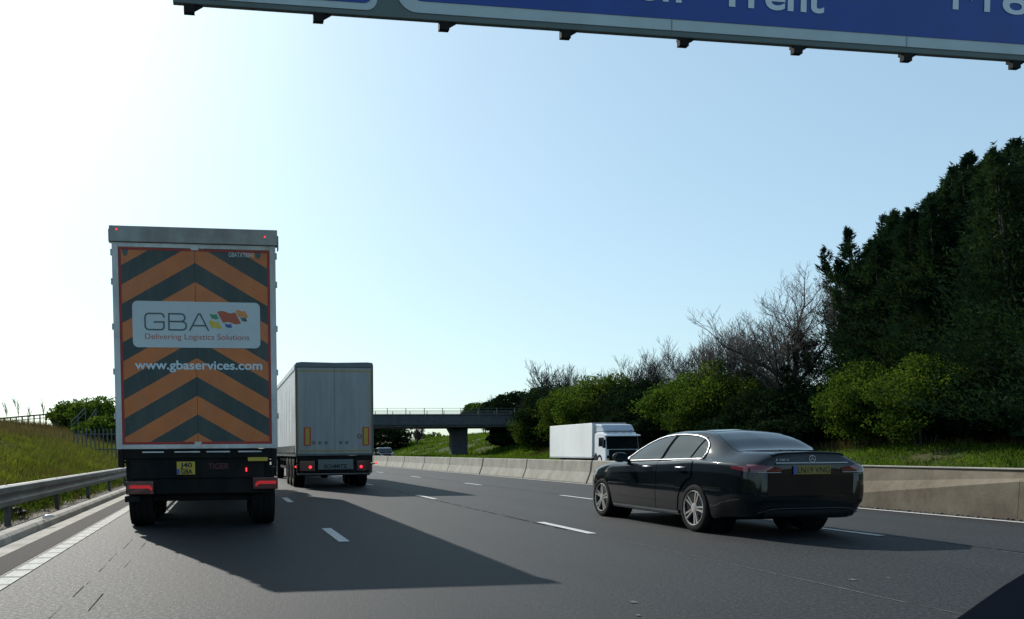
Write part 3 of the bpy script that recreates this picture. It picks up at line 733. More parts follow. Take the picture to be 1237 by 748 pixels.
mb = MB().box((-WU+.03, .01, .84), (WU-.03, .2, 1.075)); mb.box((-.5, .3, .7), (-.36, 13, 1.1)); mb.box((.36, .3, .7), (.5, 13, 1.1)); mb.box((-WU+.05, .06, .42), (WU-.12, .18, .52))
mb.build('chassis', M['chassis'], U, bevel=.01)
bar = MB().box((-WU+.03, .02, .53), (WU-.12, .15, .80)).build('rear_bumper', M['chassis'], U, bevel=.01)
MB().box((-WU+.04, .0, .46), (WU-.1, .1, .50)).build('bumper_trim', M['galv'], U)
ip = MB().box((ux(383), -.005, uz(567.5)), (ux(425.5), .018, uz(555.5))).build('name_plate', M['schm'], U)
lettering('SCHMITZ', ux(390), ux(418), uz(566), .12, -.008, M['ink'], ip, .03)
for px, w_ in ((356.5, .14), (373.5, .26), (435.5, .26), (430.5, .1)):
    pass
for x0_, x1_, lx in ((361, 379, 373.5), (430, 447, 435)):
    l_ = MB().box((ux(x0_), -.01, uz(569)), (ux(x1_), .03, uz(557))).build('tail_light', M['smoked'], U)
    MB().lathe([(-.014, 0), (-.014, .045), (0, .05)], (ux(lx), -.01, uz(564.5)), 'y', 12).build('lit_lamp', M['lamp_dot'], l_)
MB().lathe([(-.014, 0), (-.014, .025), (0, .03)], (ux(356), -.01, uz(564)), 'y', 12).build('marker_lamp', M['lamp_dot'], U)
mb = MB().tube([(ux(448), .05, uz(562)), (ux(453), .05, uz(560.5))], .02, 6); mb.build('marker_arm', M['black_plastic'], U)
MB().box((ux(452.5), .03, uz(561.5)), (ux(455.5), .07, uz(559.5))).build('marker_lamp', M['lamp_dot'], U)
MB().box((WU-.2, .1, .50), (WU-.03, .16, .82)).build('bumper_end', M['galv'], U)
for k in range(3):
    for s_ in (-1, 1): wheel(U, s_*(WU-.21), 1.6+1.31*k, .5, .385, s_)
for k in range(3): MB().tube([(-1, 1.6+1.31*k, .5), (1, 1.6+1.31*k, .5)], .07, 10).build('axle', M['chassis'], U)
for x in (-WU+.12, WU-.16):
    mb = MB().box((x, 5.8, .55), (x+.04, 9.2, .65)).box((x, 5.8, .85), (x+.04, 9.2, .95))
    for yy in (5.9, 7.5, 9.0): mb.box((x+.002, yy, .552), (x+.038, yy+.06, 1.1))
    mb.build('side_guard', M['chassis'], U)
for s_ in (-1, 1): MB().box((s_*(WU-.03), .9, .55), (s_*(WU-.42), .92, 1.02)).build('mudflap', M['black_plastic'], U)
tractor(U, 14.0, M['white_paint'], 1.25, 3.5)

# ------------------------------------------------------------------ white box lorry on the far carriageway, facing us
V = thing('box_lorry', 'white rigid box lorry with wind deflector driving towards us on the far carriageway', 'lorry', (26.75, 53.4, 0))
WV = 1.25; s0 = 2.02   # box starts behind the cab (local +y is the lorry's rear)
MB().box((-WV, s0, .62), (WV, s0+7.7, 3.06)).build('box_body', M['white_body'], V, bevel=.02)
mb = MB().box((-WV-.008, s0-.008, .60), (-WV+.03, s0+7.71, .70)).box((-WV-.01, s0-.01, .70), (-WV+.03, s0+.06, 3.07)).box((-WV-.01, s0-.01, 3.02), (WV+.01, s0+.06, 3.075)).box((-WV-.01, s0+7.66, .70), (-WV+.02, s0+7.71, 3.05))
mb.build('body_trim', M['alu'], V)
mb = MB().box((-.45, .4, .45), (.45, s0+7.2, .62)).box((-WV+.05, 4.2, .3), (WV-.05, 6.6, .55)); mb.build('chassis', M['chassis'], V, bevel=.01)
# cab: lower body, glass band, roof and visor
cab = MB().prism([(0.02, .35), (1.85, .35), (1.85, 2.28), (1.55, 2.38), (.55, 2.38), (.22, 2.2), (.06, 1.30)], -WV+.06, WV-.06, 'x').build('cab', M['white_paint'], V, bevel=.07)
MB().prism([(0.035, 1.24), (.062, 1.22), (.24, 2.10), (.16, 2.10)], -WV+.13, WV-.13, 'x').build('windscreen', M['glass'], cab)
MB().prism([(-.02, .38), (.04, .38), (.055, 1.19), (.0, 1.16)], -WV+.28, WV-.28, 'x').build('grille', M['black_plastic'], cab)
MB().prism([(-.16, 2.10), (.30, 2.16), (.34, 2.25), (-.05, 2.20)], -WV+.03, WV-.03, 'x').build('sun_visor', M['white_paint'], cab, bevel=.02)
for s_ in (-1, 1):
    MB().prism([(.22, 1.32), (.36, 2.02), (1.15, 2.02), (1.15, 1.42), (.75, 1.42)], s_*(WV-.065), s_*(WV-.052), 'x').build('side_window', M['glass'], cab)
    MB().box((s_*(WV-.01), -.04, 1.30), (s_*(WV+.14), .14, 1.88)).build('door_mirror', M['black_plastic'], V, bevel=.03)
    MB().box((s_*(WV-.42), -.035, .62), (s_*(WV-.12), .03, .80)).build('headlight', M['glass'], cab)
    MB().prism([(1.32, .35), (1.32, .75), (1.55, 1.0), (1.84, .75), (1.84, .35)], s_*(WV-.10), s_*(WV-.045), 'x').build('wheel_arch', M['black_plastic'], V)
MB().prism([(.62, 2.39), (.55, 2.50), (.95, 2.9), (1.9, 2.98), (1.9, 2.39)], -WV+.12, WV-.12, 'x').build('wind_deflector', simple('blue grey deflector', (.45, .5, .56), .3, 0, .08, coat=.4), V, bevel=.09)
mb = MB().tube([(-.9, .45, 2.47), (.9, .45, 2.47)], .025, 8)
for x in (-.8, -.3, .3, .8): mb.box((x-.06, .40, 2.38), (x+.06, .5, 2.5))
mb.build('roof_light_bar', M['chrome'], V)
for yy in (1.0, 7.4):
    for s_ in (-1, 1): wheel(V, s_*(WV-.2), yy, .44, .3, s_)

# ------------------------------------------------------------------ distant oncoming van
D = thing('oncoming_car', 'tiny dark oncoming car with a pale roof beyond the barrier under the flyover', 'car', (at(467.5, 547, 104).x, 104, 0))
MB().prism([(0, .3), (4.2, .3), (4.25, .95), (3.9, 1.0), (3.2, 1.55), (1.6, 1.6), (.85, 1.02), (.02, .85)], -.88, .88, 'x').build('body', M['car_paint'], D, bevel=.08)
MB().prism([(1.55, 1.57), (1.6, 1.66), (3.2, 1.62), (3.25, 1.55)], -.78, .78, 'x').build('roof', M['white_paint'], D, bevel=.03)
MB().prism([(.86, 1.04), (.84, 1.06), (1.52, 1.57), (1.56, 1.55)], -.7, .7, 'x').build('windscreen', M['glass'], D)
for s_ in (-1, 1):
    MB().box((s_*.88, 1.0, .95), (s_*1.08, 1.1, 1.12)).build('door_mirror', M['white_paint'], D)
    MB().box((s_*.55, -.03, .62), (s_*.8, .02, .78)).build('headlight', M['alu'], D)
    for yy in (.75, 3.4): wheel(D, s_*.78, yy, .32, .2, s_)

# ------------------------------------------------------------------ black saloon
def pchip(xk, yk):
    xk = np.array(xk, float); yk = np.array(yk, float); h = np.diff(xk); d = np.diff(yk)/h
    mm = np.zeros(len(xk)); mm[0], mm[-1] = d[0], d[-1]
    for i in range(1, len(xk)-1):
        if d[i-1]*d[i] > 0:
            w1, w2 = 2*h[i]+h[i-1], h[i]+2*h[i-1]; mm[i] = (w1+w2)/(w1/d[i-1]+w2/d[i])
    def f(x):
        x = np.clip(np.asarray(x, float), xk[0], xk[-1]); i = np.clip(np.searchsorted(xk, x)-1, 0, len(xk)-2)
        t_ = (x-xk[i])/h[i]
        return (yk[i]*(1+2*t_)*(1-t_)**2+mm[i]*h[i]*t_*(1-t_)**2+yk[i+1]*t_*t_*(3-2*t_)+mm[i+1]*h[i]*t_*t_*(t_-1))
    return f
YT, YN = -1.13, 3.74
zc_ = pchip([-1.13, -1.09, -1.02, -.62, -.50, -.1, .25, .65, 1.05, 1.45, 1.95, 2.38, 2.5, 3.0, 3.4, 3.62, 3.74],
            [1.01, 1.095, 1.125, 1.14, 1.16, 1.325, 1.425, 1.465, 1.468, 1.435, 1.27, 1.05, 1.02, .96, .87, .76, .60])
zbelt_ = pchip([-1.13, -1.05, -.6, 0, 1.0, 2.0, 2.5, 3.1, 3.5, 3.74], [.905, .955, 1.005, 1.025, .995, .965, .955, .88, .78, .56])
wmax_ = pchip([-1.13, -1.09, -1.0, -.8, -.3, .5, 1.5, 2.6, 3.1, 3.45, 3.63, 3.74], [.70, .79, .845, .885, .92, .925, .925, .92, .895, .83, .72, .55])
zbot_ = pchip([-1.13, -1.0, -.6, -.4, 2.3, 3.3, 3.5, 3.74], [.30, .25, .235, .195, .185, .19, .195, .26])
wroof_ = pchip([-1.13, -.62, -.1, .3, 1.0, 1.5, 2.0, 2.38, 3.74], [.44, .60, .585, .56, .565, .57, .62, .70, .40])
def section(y, n=44):
    zc, zb_, wm, z0_, wr = float(zc_(y)), float(zbelt_(y)), float(wmax_(y)), float(zbot_(y)), float(wroof_(y))
    wr = min(wr, wm*.86)
    zb_ = min(zb_, zc-.012)
    g = max(zc-zb_, .01)
    wb = wm-.055-.07*min(1, g/.3)*0.6      # greenhouse base half width
    zedge = zb_+g*.86
    pts = [(0, z0_), (wm*.8, z0_), (wm-.06, z0_+.015), (wm-.025, z0_+.07), (wm-.012, z0_+.16), (wm-.004, .47), (wm, .62), (wm-.004, .70),
           (wm-.016, zb_-.09), (wm-.035, zb_-.025), (wb-.012, zb_+.01*min(1, g/.1)), (wb-(wb-wr)*.5, zb_+g*.46), (wr+.02, zb_+g*.80), (wr-.05, zb_+g*.915), (wr*.62, zc-g*.03-.002), (0, zc)]
    for i in range(6, 9):
        pts[i] = (pts[i][0], min(pts[i][1], zb_-.05-.02*(8-i)))
    pts[5] = (pts[5][0], min(.47, pts[6][1]-.04))
    tk = float(np.clip((-.55-y)/.55, 0, 1)); pts[1] = (pts[1][0]-.10*tk, pts[1][1]); pts[2] = (pts[2][0]-.12*tk, pts[2][1]); pts[3] = (pts[3][0]-.085*tk, pts[3][1]); pts[4] = (pts[4][0]-.045*tk, pts[4][1]); pts[5] = (pts[5][0]-.015*tk, pts[5][1])
    P = np.array(pts); d = np.concatenate([[0], np.cumsum(np.hypot(*np.diff(P, axis=0).T)+1e-4)])
    fx = pchip(d, P[:, 0]); fz = pchip(d, P[:, 1])
    # sample at fixed fractions between knots for consistent topology
    tt = np.concatenate([np.linspace(d[i], d[i+1], 4)[:-1] for i in range(len(d)-1)]+[[d[-1]]])
    return np.stack([fx(tt), fz(tt)], 1)
def sideX(y, z):
    s_ = section(y); k = np.argmax(s_[:, 0] > .6)
    pts = s_[8:]; 
    i = np.argsort(pts[:, 1], kind='stable'); return float(np.interp(z, pts[i, 1], pts[i, 0]))
def topZ(y, x):
    s_ = section(y); pts = s_[24:][::-1]; return float(np.interp(abs(x), pts[:, 0], pts[:, 1]))
CAR = thing('saloon_car', 'glossy black four-door saloon with chrome window trim in the third lane', 'car', (7.76, 11.34, 0))
CAR.scale = (1.045, 1.045, 1.03)
CAR.rotation_euler.z = R(0.0)
st = np.unique(np.concatenate([[-1.13, -1.12, -1.105, -1.085, -1.06, -1.03, -.99, -.94], np.linspace(-.88, 3.4, 86), [3.45, 3.5, 3.55, 3.6, 3.64, 3.68, 3.71, 3.73, 3.74]]))
rings = []
for y in st:
    s_ = section(y); full = [(x, y, z) for x, z in s_]+[(-x, y, z) for x, z in s_[1:-1][::-1]]
    rings.append(full)
mb = MB(); m_ = len(rings[0]); k = len(rings)
mb.add([p for r_ in rings for p in r_], [(a*m_+i, a*m_+(i+1) % m_, (a+1)*m_+(i+1) % m_, (a+1)*m_+i) for a in range(k-1) for i in range(m_)]+[tuple(range(m_)), tuple(range((k-1)*m_, k*m_))])
body = mb.build('body', M['car_paint'], CAR, auto=38)
cutters = []
for yy, rr in ((0, .395), (2.9, .39)):
    c_ = MB().lathe([(-1.1, 0), (-1.1, rr), (-.62, rr), (-.62, 0)], (0, yy, .345), n=48).build('cutter', M['black_plastic'])
    c2 = MB().lathe([(.62, 0), (.62, rr), (1.1, rr), (1.1, 0)], (0, yy, .345), n=48).build('cutter', M['black_plastic'])
    cutters += [c_, c2]
for c_ in cutters:
    bo = body.modifiers.new('cut', 'BOOLEAN'); bo.object = c_; bo.operation = 'DIFFERENCE'; bo.solver = 'EXACT'
bpy.context.view_layer.update()
dg = bpy.context.evaluated_depsgraph_get(); nm = bpy.data.meshes.new_from_object(body.evaluated_get(dg))
body.modifiers.clear(); body.data = nm; nm.name = 'body'
nm.polygons.foreach_set('use_smooth', [True]*len(nm.polygons)); nm.set_sharp_from_angle(angle=R(32))
for c_ in cutters: bpy.data.objects.remove(c_)
def side_patch(name, zlo, zhi, y0, y1, s, off, mat, parent, ny_=26, nz_=8, skirt=True):
    mb = MB(); vs = []
    for i in range(ny_+1):
        y = y0+(y1-y0)*i/ny_; a, b_ = float(zlo(y)), float(zhi(y))
        for j in range(nz_+1):
            z = a+(b_-a)*j/nz_; vs.append((s*(sideX(y, z)+off), y, z))
    fs = [(i*(nz_+1)+j, i*(nz_+1)+j+1, (i+1)*(nz_+1)+j+1, (i+1)*(nz_+1)+j) for i in range(ny_) for j in range(nz_)]
    if s > 0: fs = [f[::-1] for f in fs]
    fs = [f[::-1] for f in fs]
    n0 = len(vs)
    if skirt:
        edge = [j for j in range(nz_+1)]+[i*(nz_+1)+nz_ for i in range(1, ny_+1)]+[ny_*(nz_+1)+j for j in range(nz_-1, -1, -1)]+[i*(nz_+1) for i in range(ny_-1, 0, -1)]
        vs2 = [(vs[e][0]-s*.02, vs[e][1], vs[e][2]) for e in edge]; vs += vs2; n_ = len(edge)
        fs += [(edge[i], edge[(i+1) % n_], n0+(i+1) % n_, n0+i) for i in range(n_)]
    mb.add(vs, fs); return mb.build(name, mat, parent, auto=40, fix=True)
# glasshouse line (lower and upper edges of the side windows)
dlo = pchip([-.02, 1.0, 2.2], [1.035, 1.012, .985])
dhi_k = ([-.02, .02, .10, .25, .55, .95, 1.35, 1.75, 2.0, 2.2], [1.12, 1.20, 1.265, 1.325, 1.375, 1.392, 1.37, 1.28, 1.175, 1.03])
dhi = pchip(*dhi_k)
K = lambda v: (lambda y: v)
arch_r = lambda y: max(.25, .345+math.sqrt(max(0, .40**2-y**2)) if abs(y) < .40 else .25)
for s_ in (-1, 1):
    gl = side_patch('window', lambda y: dlo(y), lambda y: dhi(y), .0, 2.19, s_, .004, M['glass'], CAR, 60, 8)
    # chrome surround, solid band round the whole window line
    n_ = 60; ring = [(y_, float(dhi(y_))) for y_ in np.concatenate([np.linspace(-.02, .3, 16), np.linspace(.34, 2.2, 34)])]
    low = [(y_, float(dlo(y_))) for y_ in np.linspace(2.2, -.02, 30)]
    path = [Vector((s_*(sideX(y_, z_)+.006), y_, z_)) for y_, z_ in ring+low[1:]]+[Vector((s_*(sideX(*ring[0])+.006), *ring[0]))]
    MB().tube(path, .012, 6, cap=False).build('window_trim', M['chrome'], CAR, smooth=True)
    for ya, yb, w_ in ((1.02, 1.12, .035), (.22, .32, .018)):  # pillars: lower, upper y
        pts = []
        n2 = 8
        for i in range(n2+1):
            t_ = i/n2; yl = ya+(yb-ya)*0; zz0 = float(dlo(ya)); zz1 = float(dhi(yb)); z_ = zz0+(zz1-zz0)*t_; y_ = yb+(ya-yb)*t_ if ya > 1 else yb+(ya-yb)*t_
            pts.append((y_, z_))
        mb = MB(); vs = []
        for y_, z_ in pts:
            for dy in (-w_, w_): vs.append((s_*(sideX(y_+dy, z_)+.008), y_+dy, z_))
        mb.add(vs, [(2*i, 2*i+1, 2*i+3, 2*i+2) for i in range(n2)]); mb.build('pillar_trim', M['pillar'], CAR, fix=False)
    # doors
    fd = side_patch('door', K(.27), lambda y: float(dlo(y))-.02, 1.06, 2.28, s_, .010, M['car_paint'], CAR, 40, 40)
    rdoor = side_patch('door', lambda y: .27 if y > .46 else max(.27, .345+math.sqrt(max(0, .44**2-max(y, 0)**2))), lambda y: float(dlo(y))-.02, .10, 1.045, s_, .010, M['car_paint'], CAR, 44, 40)
    for par, yh in ((fd, 1.32), (rdoor, .36)):
        zz = .905; pth = [Vector((s_*(sideX(yh+dy, zz)+o_), yh+dy, zz)) for dy, o_ in ((-.11, .0), (-.09, .035), (0, .045), (.09, .035), (.11, 0))]
        MB().tube(pth, .015, 8).build('door_handle', M['chrome'], par, smooth=True)
    # sill and mirror
    MB().add([(s_*(sideX(y_, z_)+o_), y_, z_) for y_ in np.linspace(.42, 2.46, 20) for z_, o_ in ((.21, .012), (.24, .028), (.27, .016))], [(3*i+j, 3*i+j+1, 3*i+j+4, 3*i+j+3) for i in range(19) for j in range(2)]).build('side_sill', simple('satin sill', (.16, .165, .17), .3, .6, .1), CAR, fix=False)
    mp = MB(); mx = sideX(2.05, .98)
    bm_ = [(s_*(mx+.02), 2.08, .985), (s_*(mx+.09), 2.06, 1.0)]
    mp.tube([bm_[0], bm_[1]], .03, 8)
    cx0 = s_*(mx+.17); vs = []; nr, ns = 8, 16
    for i in range(nr+1):
        th = math.pi*i/nr
        for j in range(ns):
            ph = 2*math.pi*j/ns
            ex = .125*math.copysign(abs(math.sin(th)*math.cos(ph))**.8, math.cos(ph)); ez = .082*math.copysign(abs(math.sin(th)*math.sin(ph))**.8, math.sin(ph))
            vs.append((cx0+ex, 2.09+.10*math.cos(th)*(1 if th < 1.6 else .35), 1.045+ez))
    mp.add(vs, [(i*ns+j, i*ns+(j+1) % ns, (i+1)*ns+(j+1) % ns, (i+1)*ns+j) for i in range(nr) for j in range(ns)])
    mir = mp.build('door_mirror', M['car_paint'], CAR, smooth=True)
    MB().prism([(cx0-.10, .985), (cx0+.10, .985), (cx0+.11, 1.05), (cx0+.08, 1.105), (cx0-.08, 1.105), (cx0-.11, 1.05)], 2.046, 2.054).build('mirror_glass', M['glass'], mir)
    wheel(CAR, s_*.818, 0, .338, .245, s_, 'wheel', False, spokes=.35); wheel(CAR, s_*.812, 2.9, .335, .235, s_, 'wheel', False, spokes=.1)
    # wheel arch liner
    for yy in (0, 2.9):
        MB().lathe([(.0, .40), (s_*.34, .40)], (s_*.52, yy, .345), n=32).build('arch_liner', M['black_plastic'], CAR, fix=False)
# rear and front glass
def top_patch(name, y0, y1, w0, w1, off, mat, wmid=0, n=20):
    mb = MB(); vs = []
    for i in range(n+1):
        t_ = i/n; y = y0+(y1-y0)*t_; w_ = w0+(w1-w0)*t_+wmid*math.sin(math.pi*t_)
        for j in range(n+1):
            x = w_*(2*j/n-1); yy = y+(.07*(1-(x/w_)**2)*(-1 if y1 > y0 else 1) if 0 else 0)
            vs.append((x, yy, topZ(yy, x)+off))
    mb.add(vs, [(i*(n+1)+j, i*(n+1)+j+1, (i+1)*(n+1)+j+1, (i+1)*(n+1)+j) for i in range(n) for j in range(n)])
    return mb.build(name, mat, CAR, smooth=True, fix=False)
top_patch('rear_window', -.545, .17, .60, .475, .005, M['glass'], .03)
top_patch('windscreen', 2.36, 1.50, .66, .52, .005, M['glass'], .02)
top_patch('sunroof', .35, 1.35, .40, .42, .004, M['glass'])
# tail: boot lid, lights, plate, bumper trims on the rear face
def rearY(x, z):
    """rear surface y for a given x and z"""
    lo, hi = -1.13, -.6
    def inside(y):
        s_ = section(y); wz = np.interp(z, s_[8:][np.argsort(s_[8:, 1], kind='stable')][:, 1], s_[8:][np.argsort(s_[8:, 1], kind='stable')][:, 0]) if z < s_[-1, 1] else 0
        return wz >= abs(x) and z <= topZ(y, x) and z >= float(zbot_(y))
    if inside(lo): return lo
    for _ in range(18):
        mid = (lo+hi)/2
        if inside(mid): hi = mid
        else: lo = mid
    return hi
def rear_patch(name, fz0, fz1, x0, x1, off, mat, parent, nx_=16, nz_=6):
    vs = []
    for i in range(nx_+1):
        x = x0+(x1-x0)*i/nx_; a, b_ = fz0(x), fz1(x)
        for j in range(nz_+1):
            z = a+(b_-a)*j/nz_; vs.append((x, rearY(x, z)-off, z))
    n0 = len(vs); fs = [(i*(nz_+1)+j, i*(nz_+1)+j+1, (i+1)*(nz_+1)+j+1, (i+1)*(nz_+1)+j) for i in range(nx_) for j in range(nz_)]
    edge = [j for j in range(nz_+1)]+[i*(nz_+1)+nz_ for i in range(1, nx_+1)]+[nx_*(nz_+1)+j for j in range(nz_-1, -1, -1)]+[i*(nz_+1) for i in range(nx_-1, 0, -1)]
    vs += [(vs[e][0], vs[e][1]+.03, vs[e][2]) for e in edge]; n_ = len(edge)
    fs += [(edge[i], edge[(i+1) % n_], n0+(i+1) % n_, n0+i) for i in range(n_)]
    return MB().add(vs, fs).build(name, mat, parent, auto=40)
lid = rear_patch('boot_lid', K(.56), lambda x: 1.075-.22*abs(x)**2, -.60, .60, .005, M['car_paint'], CAR)
MB().tube([(x, rearY(x, .98)-.022, .98) for x in np.linspace(-.50, .50, 16)], .011, 6).build('chrome_strip', M['chrome'], lid, smooth=True)
MB().add([(x, yy, zz) for x in np.linspace(-.50, .50, 16) for yy, zz in ((-.99, topZ(-.99, x)+.003), (-1.075, topZ(-1.06, x)+.014), (-1.083, topZ(-1.06, x)+.008), (-1.06, topZ(-1.06, x)-.01))], [(4*i+j, 4*i+j+1, 4*i+j+5, 4*i+j+4) for i in range(15) for j in range(3)]).build('boot_spoiler', M['car_paint'], lid, smooth=True, fix=False)
npl = MB().box((-.26, -1.155, .835), (.26, -1.145, .945)).build('number_plate', simple('shaded yellow plate', (0.20, 0.16, 0.025), .6, 0, .05), lid, bevel=.003)
MB().box((-.258, -1.158, .838), (-.222, -1.1555, .942)).build('country_band', M['blue'], npl)
lettering('LN19 VNG', -.205, .245, .855, .075, -1.1575, M['ink'], npl, .005)
mb = MB(); ri_ = .045
mb.lathe([(-.003, ri_-.006), (-.003, ri_), (0, ri_)], (0, -1.150, 1.035), 'y', 24)
for a in (90, 210, 330):
    ca, sa = math.cos(R(a)), math.sin(R(a)); mb.add([(-.005*sa, -1.152, 1.035+.005*ca), (.005*sa, -1.152, 1.035-.005*ca), (ca*ri_, -1.152, 1.035+sa*ri_)], [(0, 1, 2)])
mb.build('badge', M['chrome'], lid, fix=False)
lettering('E 220 d', -.50, -.33, 1.01, .03, -1.146, M['chrome'], lid)
for s_ in (-1, 1):
    f0 = lambda x: .875-.02*(abs(x)-.4)*2; f1 = lambda x: .915+.05*min(1, (abs(x)-.4)/.3)
    rl = rear_patch('tail_light', f0, f1, s_*.42, s_*.80, .016, M['lens'], CAR, 18, 5)
    rear_patch('lamp_bar', lambda x: f0(x)+.02, lambda x: f0(x)+.028, s_*.46, s_*.78, .020, M['smoked'], rl, 14, 1)
    side_patch('tail_light', lambda y: .87+.05*(y+1.04)/.3, lambda y: .955-.02*(y+1.04)/.3, -1.04, -.76, s_, .009, M['lens'], CAR, 12, 5)
    MB().tube([(s_*x, rearY(x, .86)-.02, .86) for x in np.linspace(.43, .74, 8)], .006, 6).build('chrome_strip', M['chrome'], CAR, smooth=True)
MB().tube([(-.70, rearY(.7, .34)-.012, .335), (-.55, rearY(.55, .40)-.014, .385), (-.4, rearY(.4, .4)-.014, .395), (.4, rearY(.4, .4)-.014, .395), (.55, rearY(.55, .4)-.014, .385), (.70, rearY(.7, .34)-.012, .335)], .007, 6).build('bumper_trim', M['rim_dark'], CAR, smooth=True)
rear_patch('rear_diffuser', K(.29), K(.375), -.62, .62, .008, M['black_plastic'], CAR, 16, 3)
bpy.context.view_layer.update()
MB().prism(rrect(-.5, .5, .42, .62, .05), 3.66, 3.76).build('grille', M['black_plastic'], CAR)
# plain interior so the cabin is not a hollow
# ------------------------------------------------------------------ flyover
BR = thing('road_bridge', 'dark concrete road bridge with steel railing crossing the motorway', 'bridge', (0, 135, 0))
yb0, yb1 = 0.0, 11.0
mb = MB()
mb.box((-24, .25, 5.10), (66, 10.75, 6.4)); mb.box((-26, 0, 5.45), (68, .5, 7.05)); mb.box((-26, 10.5, 5.45), (68, 11, 7.05))
mb.build('deck', M['concrete_bridge'], BR, bevel=.03)
MB().box((-26, -.12, 7.05), (68, .55, 7.25)).build('parapet_string', M['concrete_bridge'], BR, bevel=.02)
for nm_, yy in (('near', 0.1), ('far', 10.8)):
    mb = MB()
    for zz in (7.55, 7.85, 8.2): mb.box((-26, yy-.03, zz-.025), (68, yy+.03, zz+.025))
    rl_ = mb.build('railing', M['galv'], BR)
    x = -26
    while x < 68: MB().box((x-.05, yy-.05, 7.25), (x+.05, yy+.05, 8.25)).build('railing_post', M['post_dark'], rl_); x += 3.1
def pier(x):
    mb = MB(); mb.prism([(x-1.4, -.3), (x+1.4, -.3), (x+1.4, 4.4), (x+1.45, 5.1), (x-2.0, 5.1), (x-1.4, 4.1)], 4.6, 6.4)
    mb.build('pier', M['concrete_bridge'], BR, bevel=.03)
pier(at(555.5, 535, 139.6).x); pier(13.1); pier(-6.2)
MB().box((59.5, .3, 2), (61.5, 10.7, 5.45)).build('abutment', M['concrete_bridge'], BR)
MB().box((-25.5, .3, 3), (-23, 10.7, 5.45)).build('abutment', M['concrete_bridge'], BR)
# abutment slope steps (pale diagonal)
p0, p1 = at(608, 552, 137), at(662, 524, 137)
mb = MB(); n = 24
for i in range(n):
    t_ = i/n; xx = 42.5+10.0*t_; zz = H(xx, 138)
    mb.box((xx, 137.2, zz-.2), (xx+.38, 138.2, zz+.12))
tag(mb.build('embankment_steps', M['concrete']), 'pale concrete steps climbing the slope under the bridge', 'steps')

# ------------------------------------------------------------------ left side: approach fence, stair handrails, palisade
t = thing('timber_fence', 'low dark post and rail fence along the top of the left embankment', 'fence', (0, 133, 0))
def zl(x): return at(0, 0, 133).z*0 + 6.62
A, B = at(-20, 506, 131), at(80, 497.5, 131)
mb = MB().tube([(-70, 0, A.z-1.6), (A.x, 0, A.z-.05), (B.x, 0, B.z), (-10, 0, B.z+.1)], .11, 6); mb.tube([(-70, 0, A.z-2.1), (A.x, 0, A.z-.55), (B.x, 0, B.z-.5), (-10, 0, B.z-.4)], .06, 6)
mb.build('rail', M['timber'], t)
x = -42.0
while x < -18:
    tt_ = (x-A.x)/(B.x-A.x); zt_ = A.z+(B.z-A.z)*tt_ if x > A.x else A.z-.05+(x-A.x)*.045
    MB().box((x-.09, -.09, zt_-1.5), (x+.09, .09, zt_+.06)).build('post', M['timber'], t); x += .86
for lab, dd, x0p, y0p, x1p, y1p in (('lower pale stair handrail climbing the left embankment, beside the palisade fence', 100, 101, 517, 116, 494), ('upper pale stair handrail climbing the left embankment, under the green bushes', 103, 86, 510, 103, 493)):
    t = thing('stair_handrail', lab, 'handrail', (0, dd, 0), group='stair handrails on the left embankment')
    a, b_ = at(x0p, y0p, dd), at(x1p, y1p, dd)
    MB().tube([(a.x, 0, a.z), (b_.x, 0, b_.z)], .07, 8).tube([(a.x, 0, a.z-.5), (b_.x, 0, b_.z-.5)], .05, 8).build('rail', M['galv'], t)
    for q in (0.0, .5, 1.0):
        p = a.lerp(b_, q); MB().tube([(p.x, 0, p.z-1.6), (p.x, 0, p.z)], .05, 6).build('post', M['galv'], t)
YP = 62
t = thing('palisade_fence', 'dark palisade fence on the left bank beside the chevron lorry', 'fence', (0, YP, 0))
x0_, x1_ = at(110, 520, YP).x, at(150, 520, YP).x
zb_ = at(120, 548, YP).z; ztp = at(120, 517.5, YP).z
mb = MB(); mb.box((x0_-1.2, .04, ztp-.45), (x1_, .08, ztp-.37)).box((x0_-1.2, .04, zb_+.25), (x1_, .08, zb_+.33)); mb.build('rail', M['post_dark'], t)
x = x0_-1.2
while x < x1_:
    MB().prism([(x-.045, zb_-.8), (x+.045, zb_-.8), (x+.045, ztp-.06), (x, ztp), (x-.045, ztp-.06)], 0, .035).build('pale', M['post_dark'], t); x += .29
# ------------------------------------------------------------------ vegetation
def quads(P, D1, D2):
    """P centres, D1/D2 half axes (n,3) -> leaf quads"""
    n = len(P); V_ = np.empty((n, 4, 3)); V_[:, 0] = P-D1; V_[:, 1] = P-D2; V_[:, 2] = P+D1; V_[:, 3] = P+D2
    return V_.reshape(-1, 3)
def mesh_quads(name, V_, mat, parent=None, tri=False):
    k = 3 if tri else 4; n = len(V_)//k
    me = bpy.data.meshes.new(name); me.vertices.add(len(V_)); me.vertices.foreach_set('co', V_.astype(np.float32).ravel())
    me.loops.add(n*k); me.loops.foreach_set('vertex_index', np.arange(n*k, dtype=np.int32))
    me.polygons.add(n); me.polygons.foreach_set('loop_start', np.arange(0, n*k, k, dtype=np.int32)); me.polygons.foreach_set('loop_total', np.full(n, k, dtype=np.int32))
    me.update(calc_edges=True); me.materials.append(mat)
    o = bpy.data.objects.new(name, me); C.objects.link(o)
    if parent is not None: o.parent = parent
    return o
def unit(rs_, n):
    v = rs_.normal(size=(n, 3)); return v/np.linalg.norm(v, axis=1, keepdims=True)
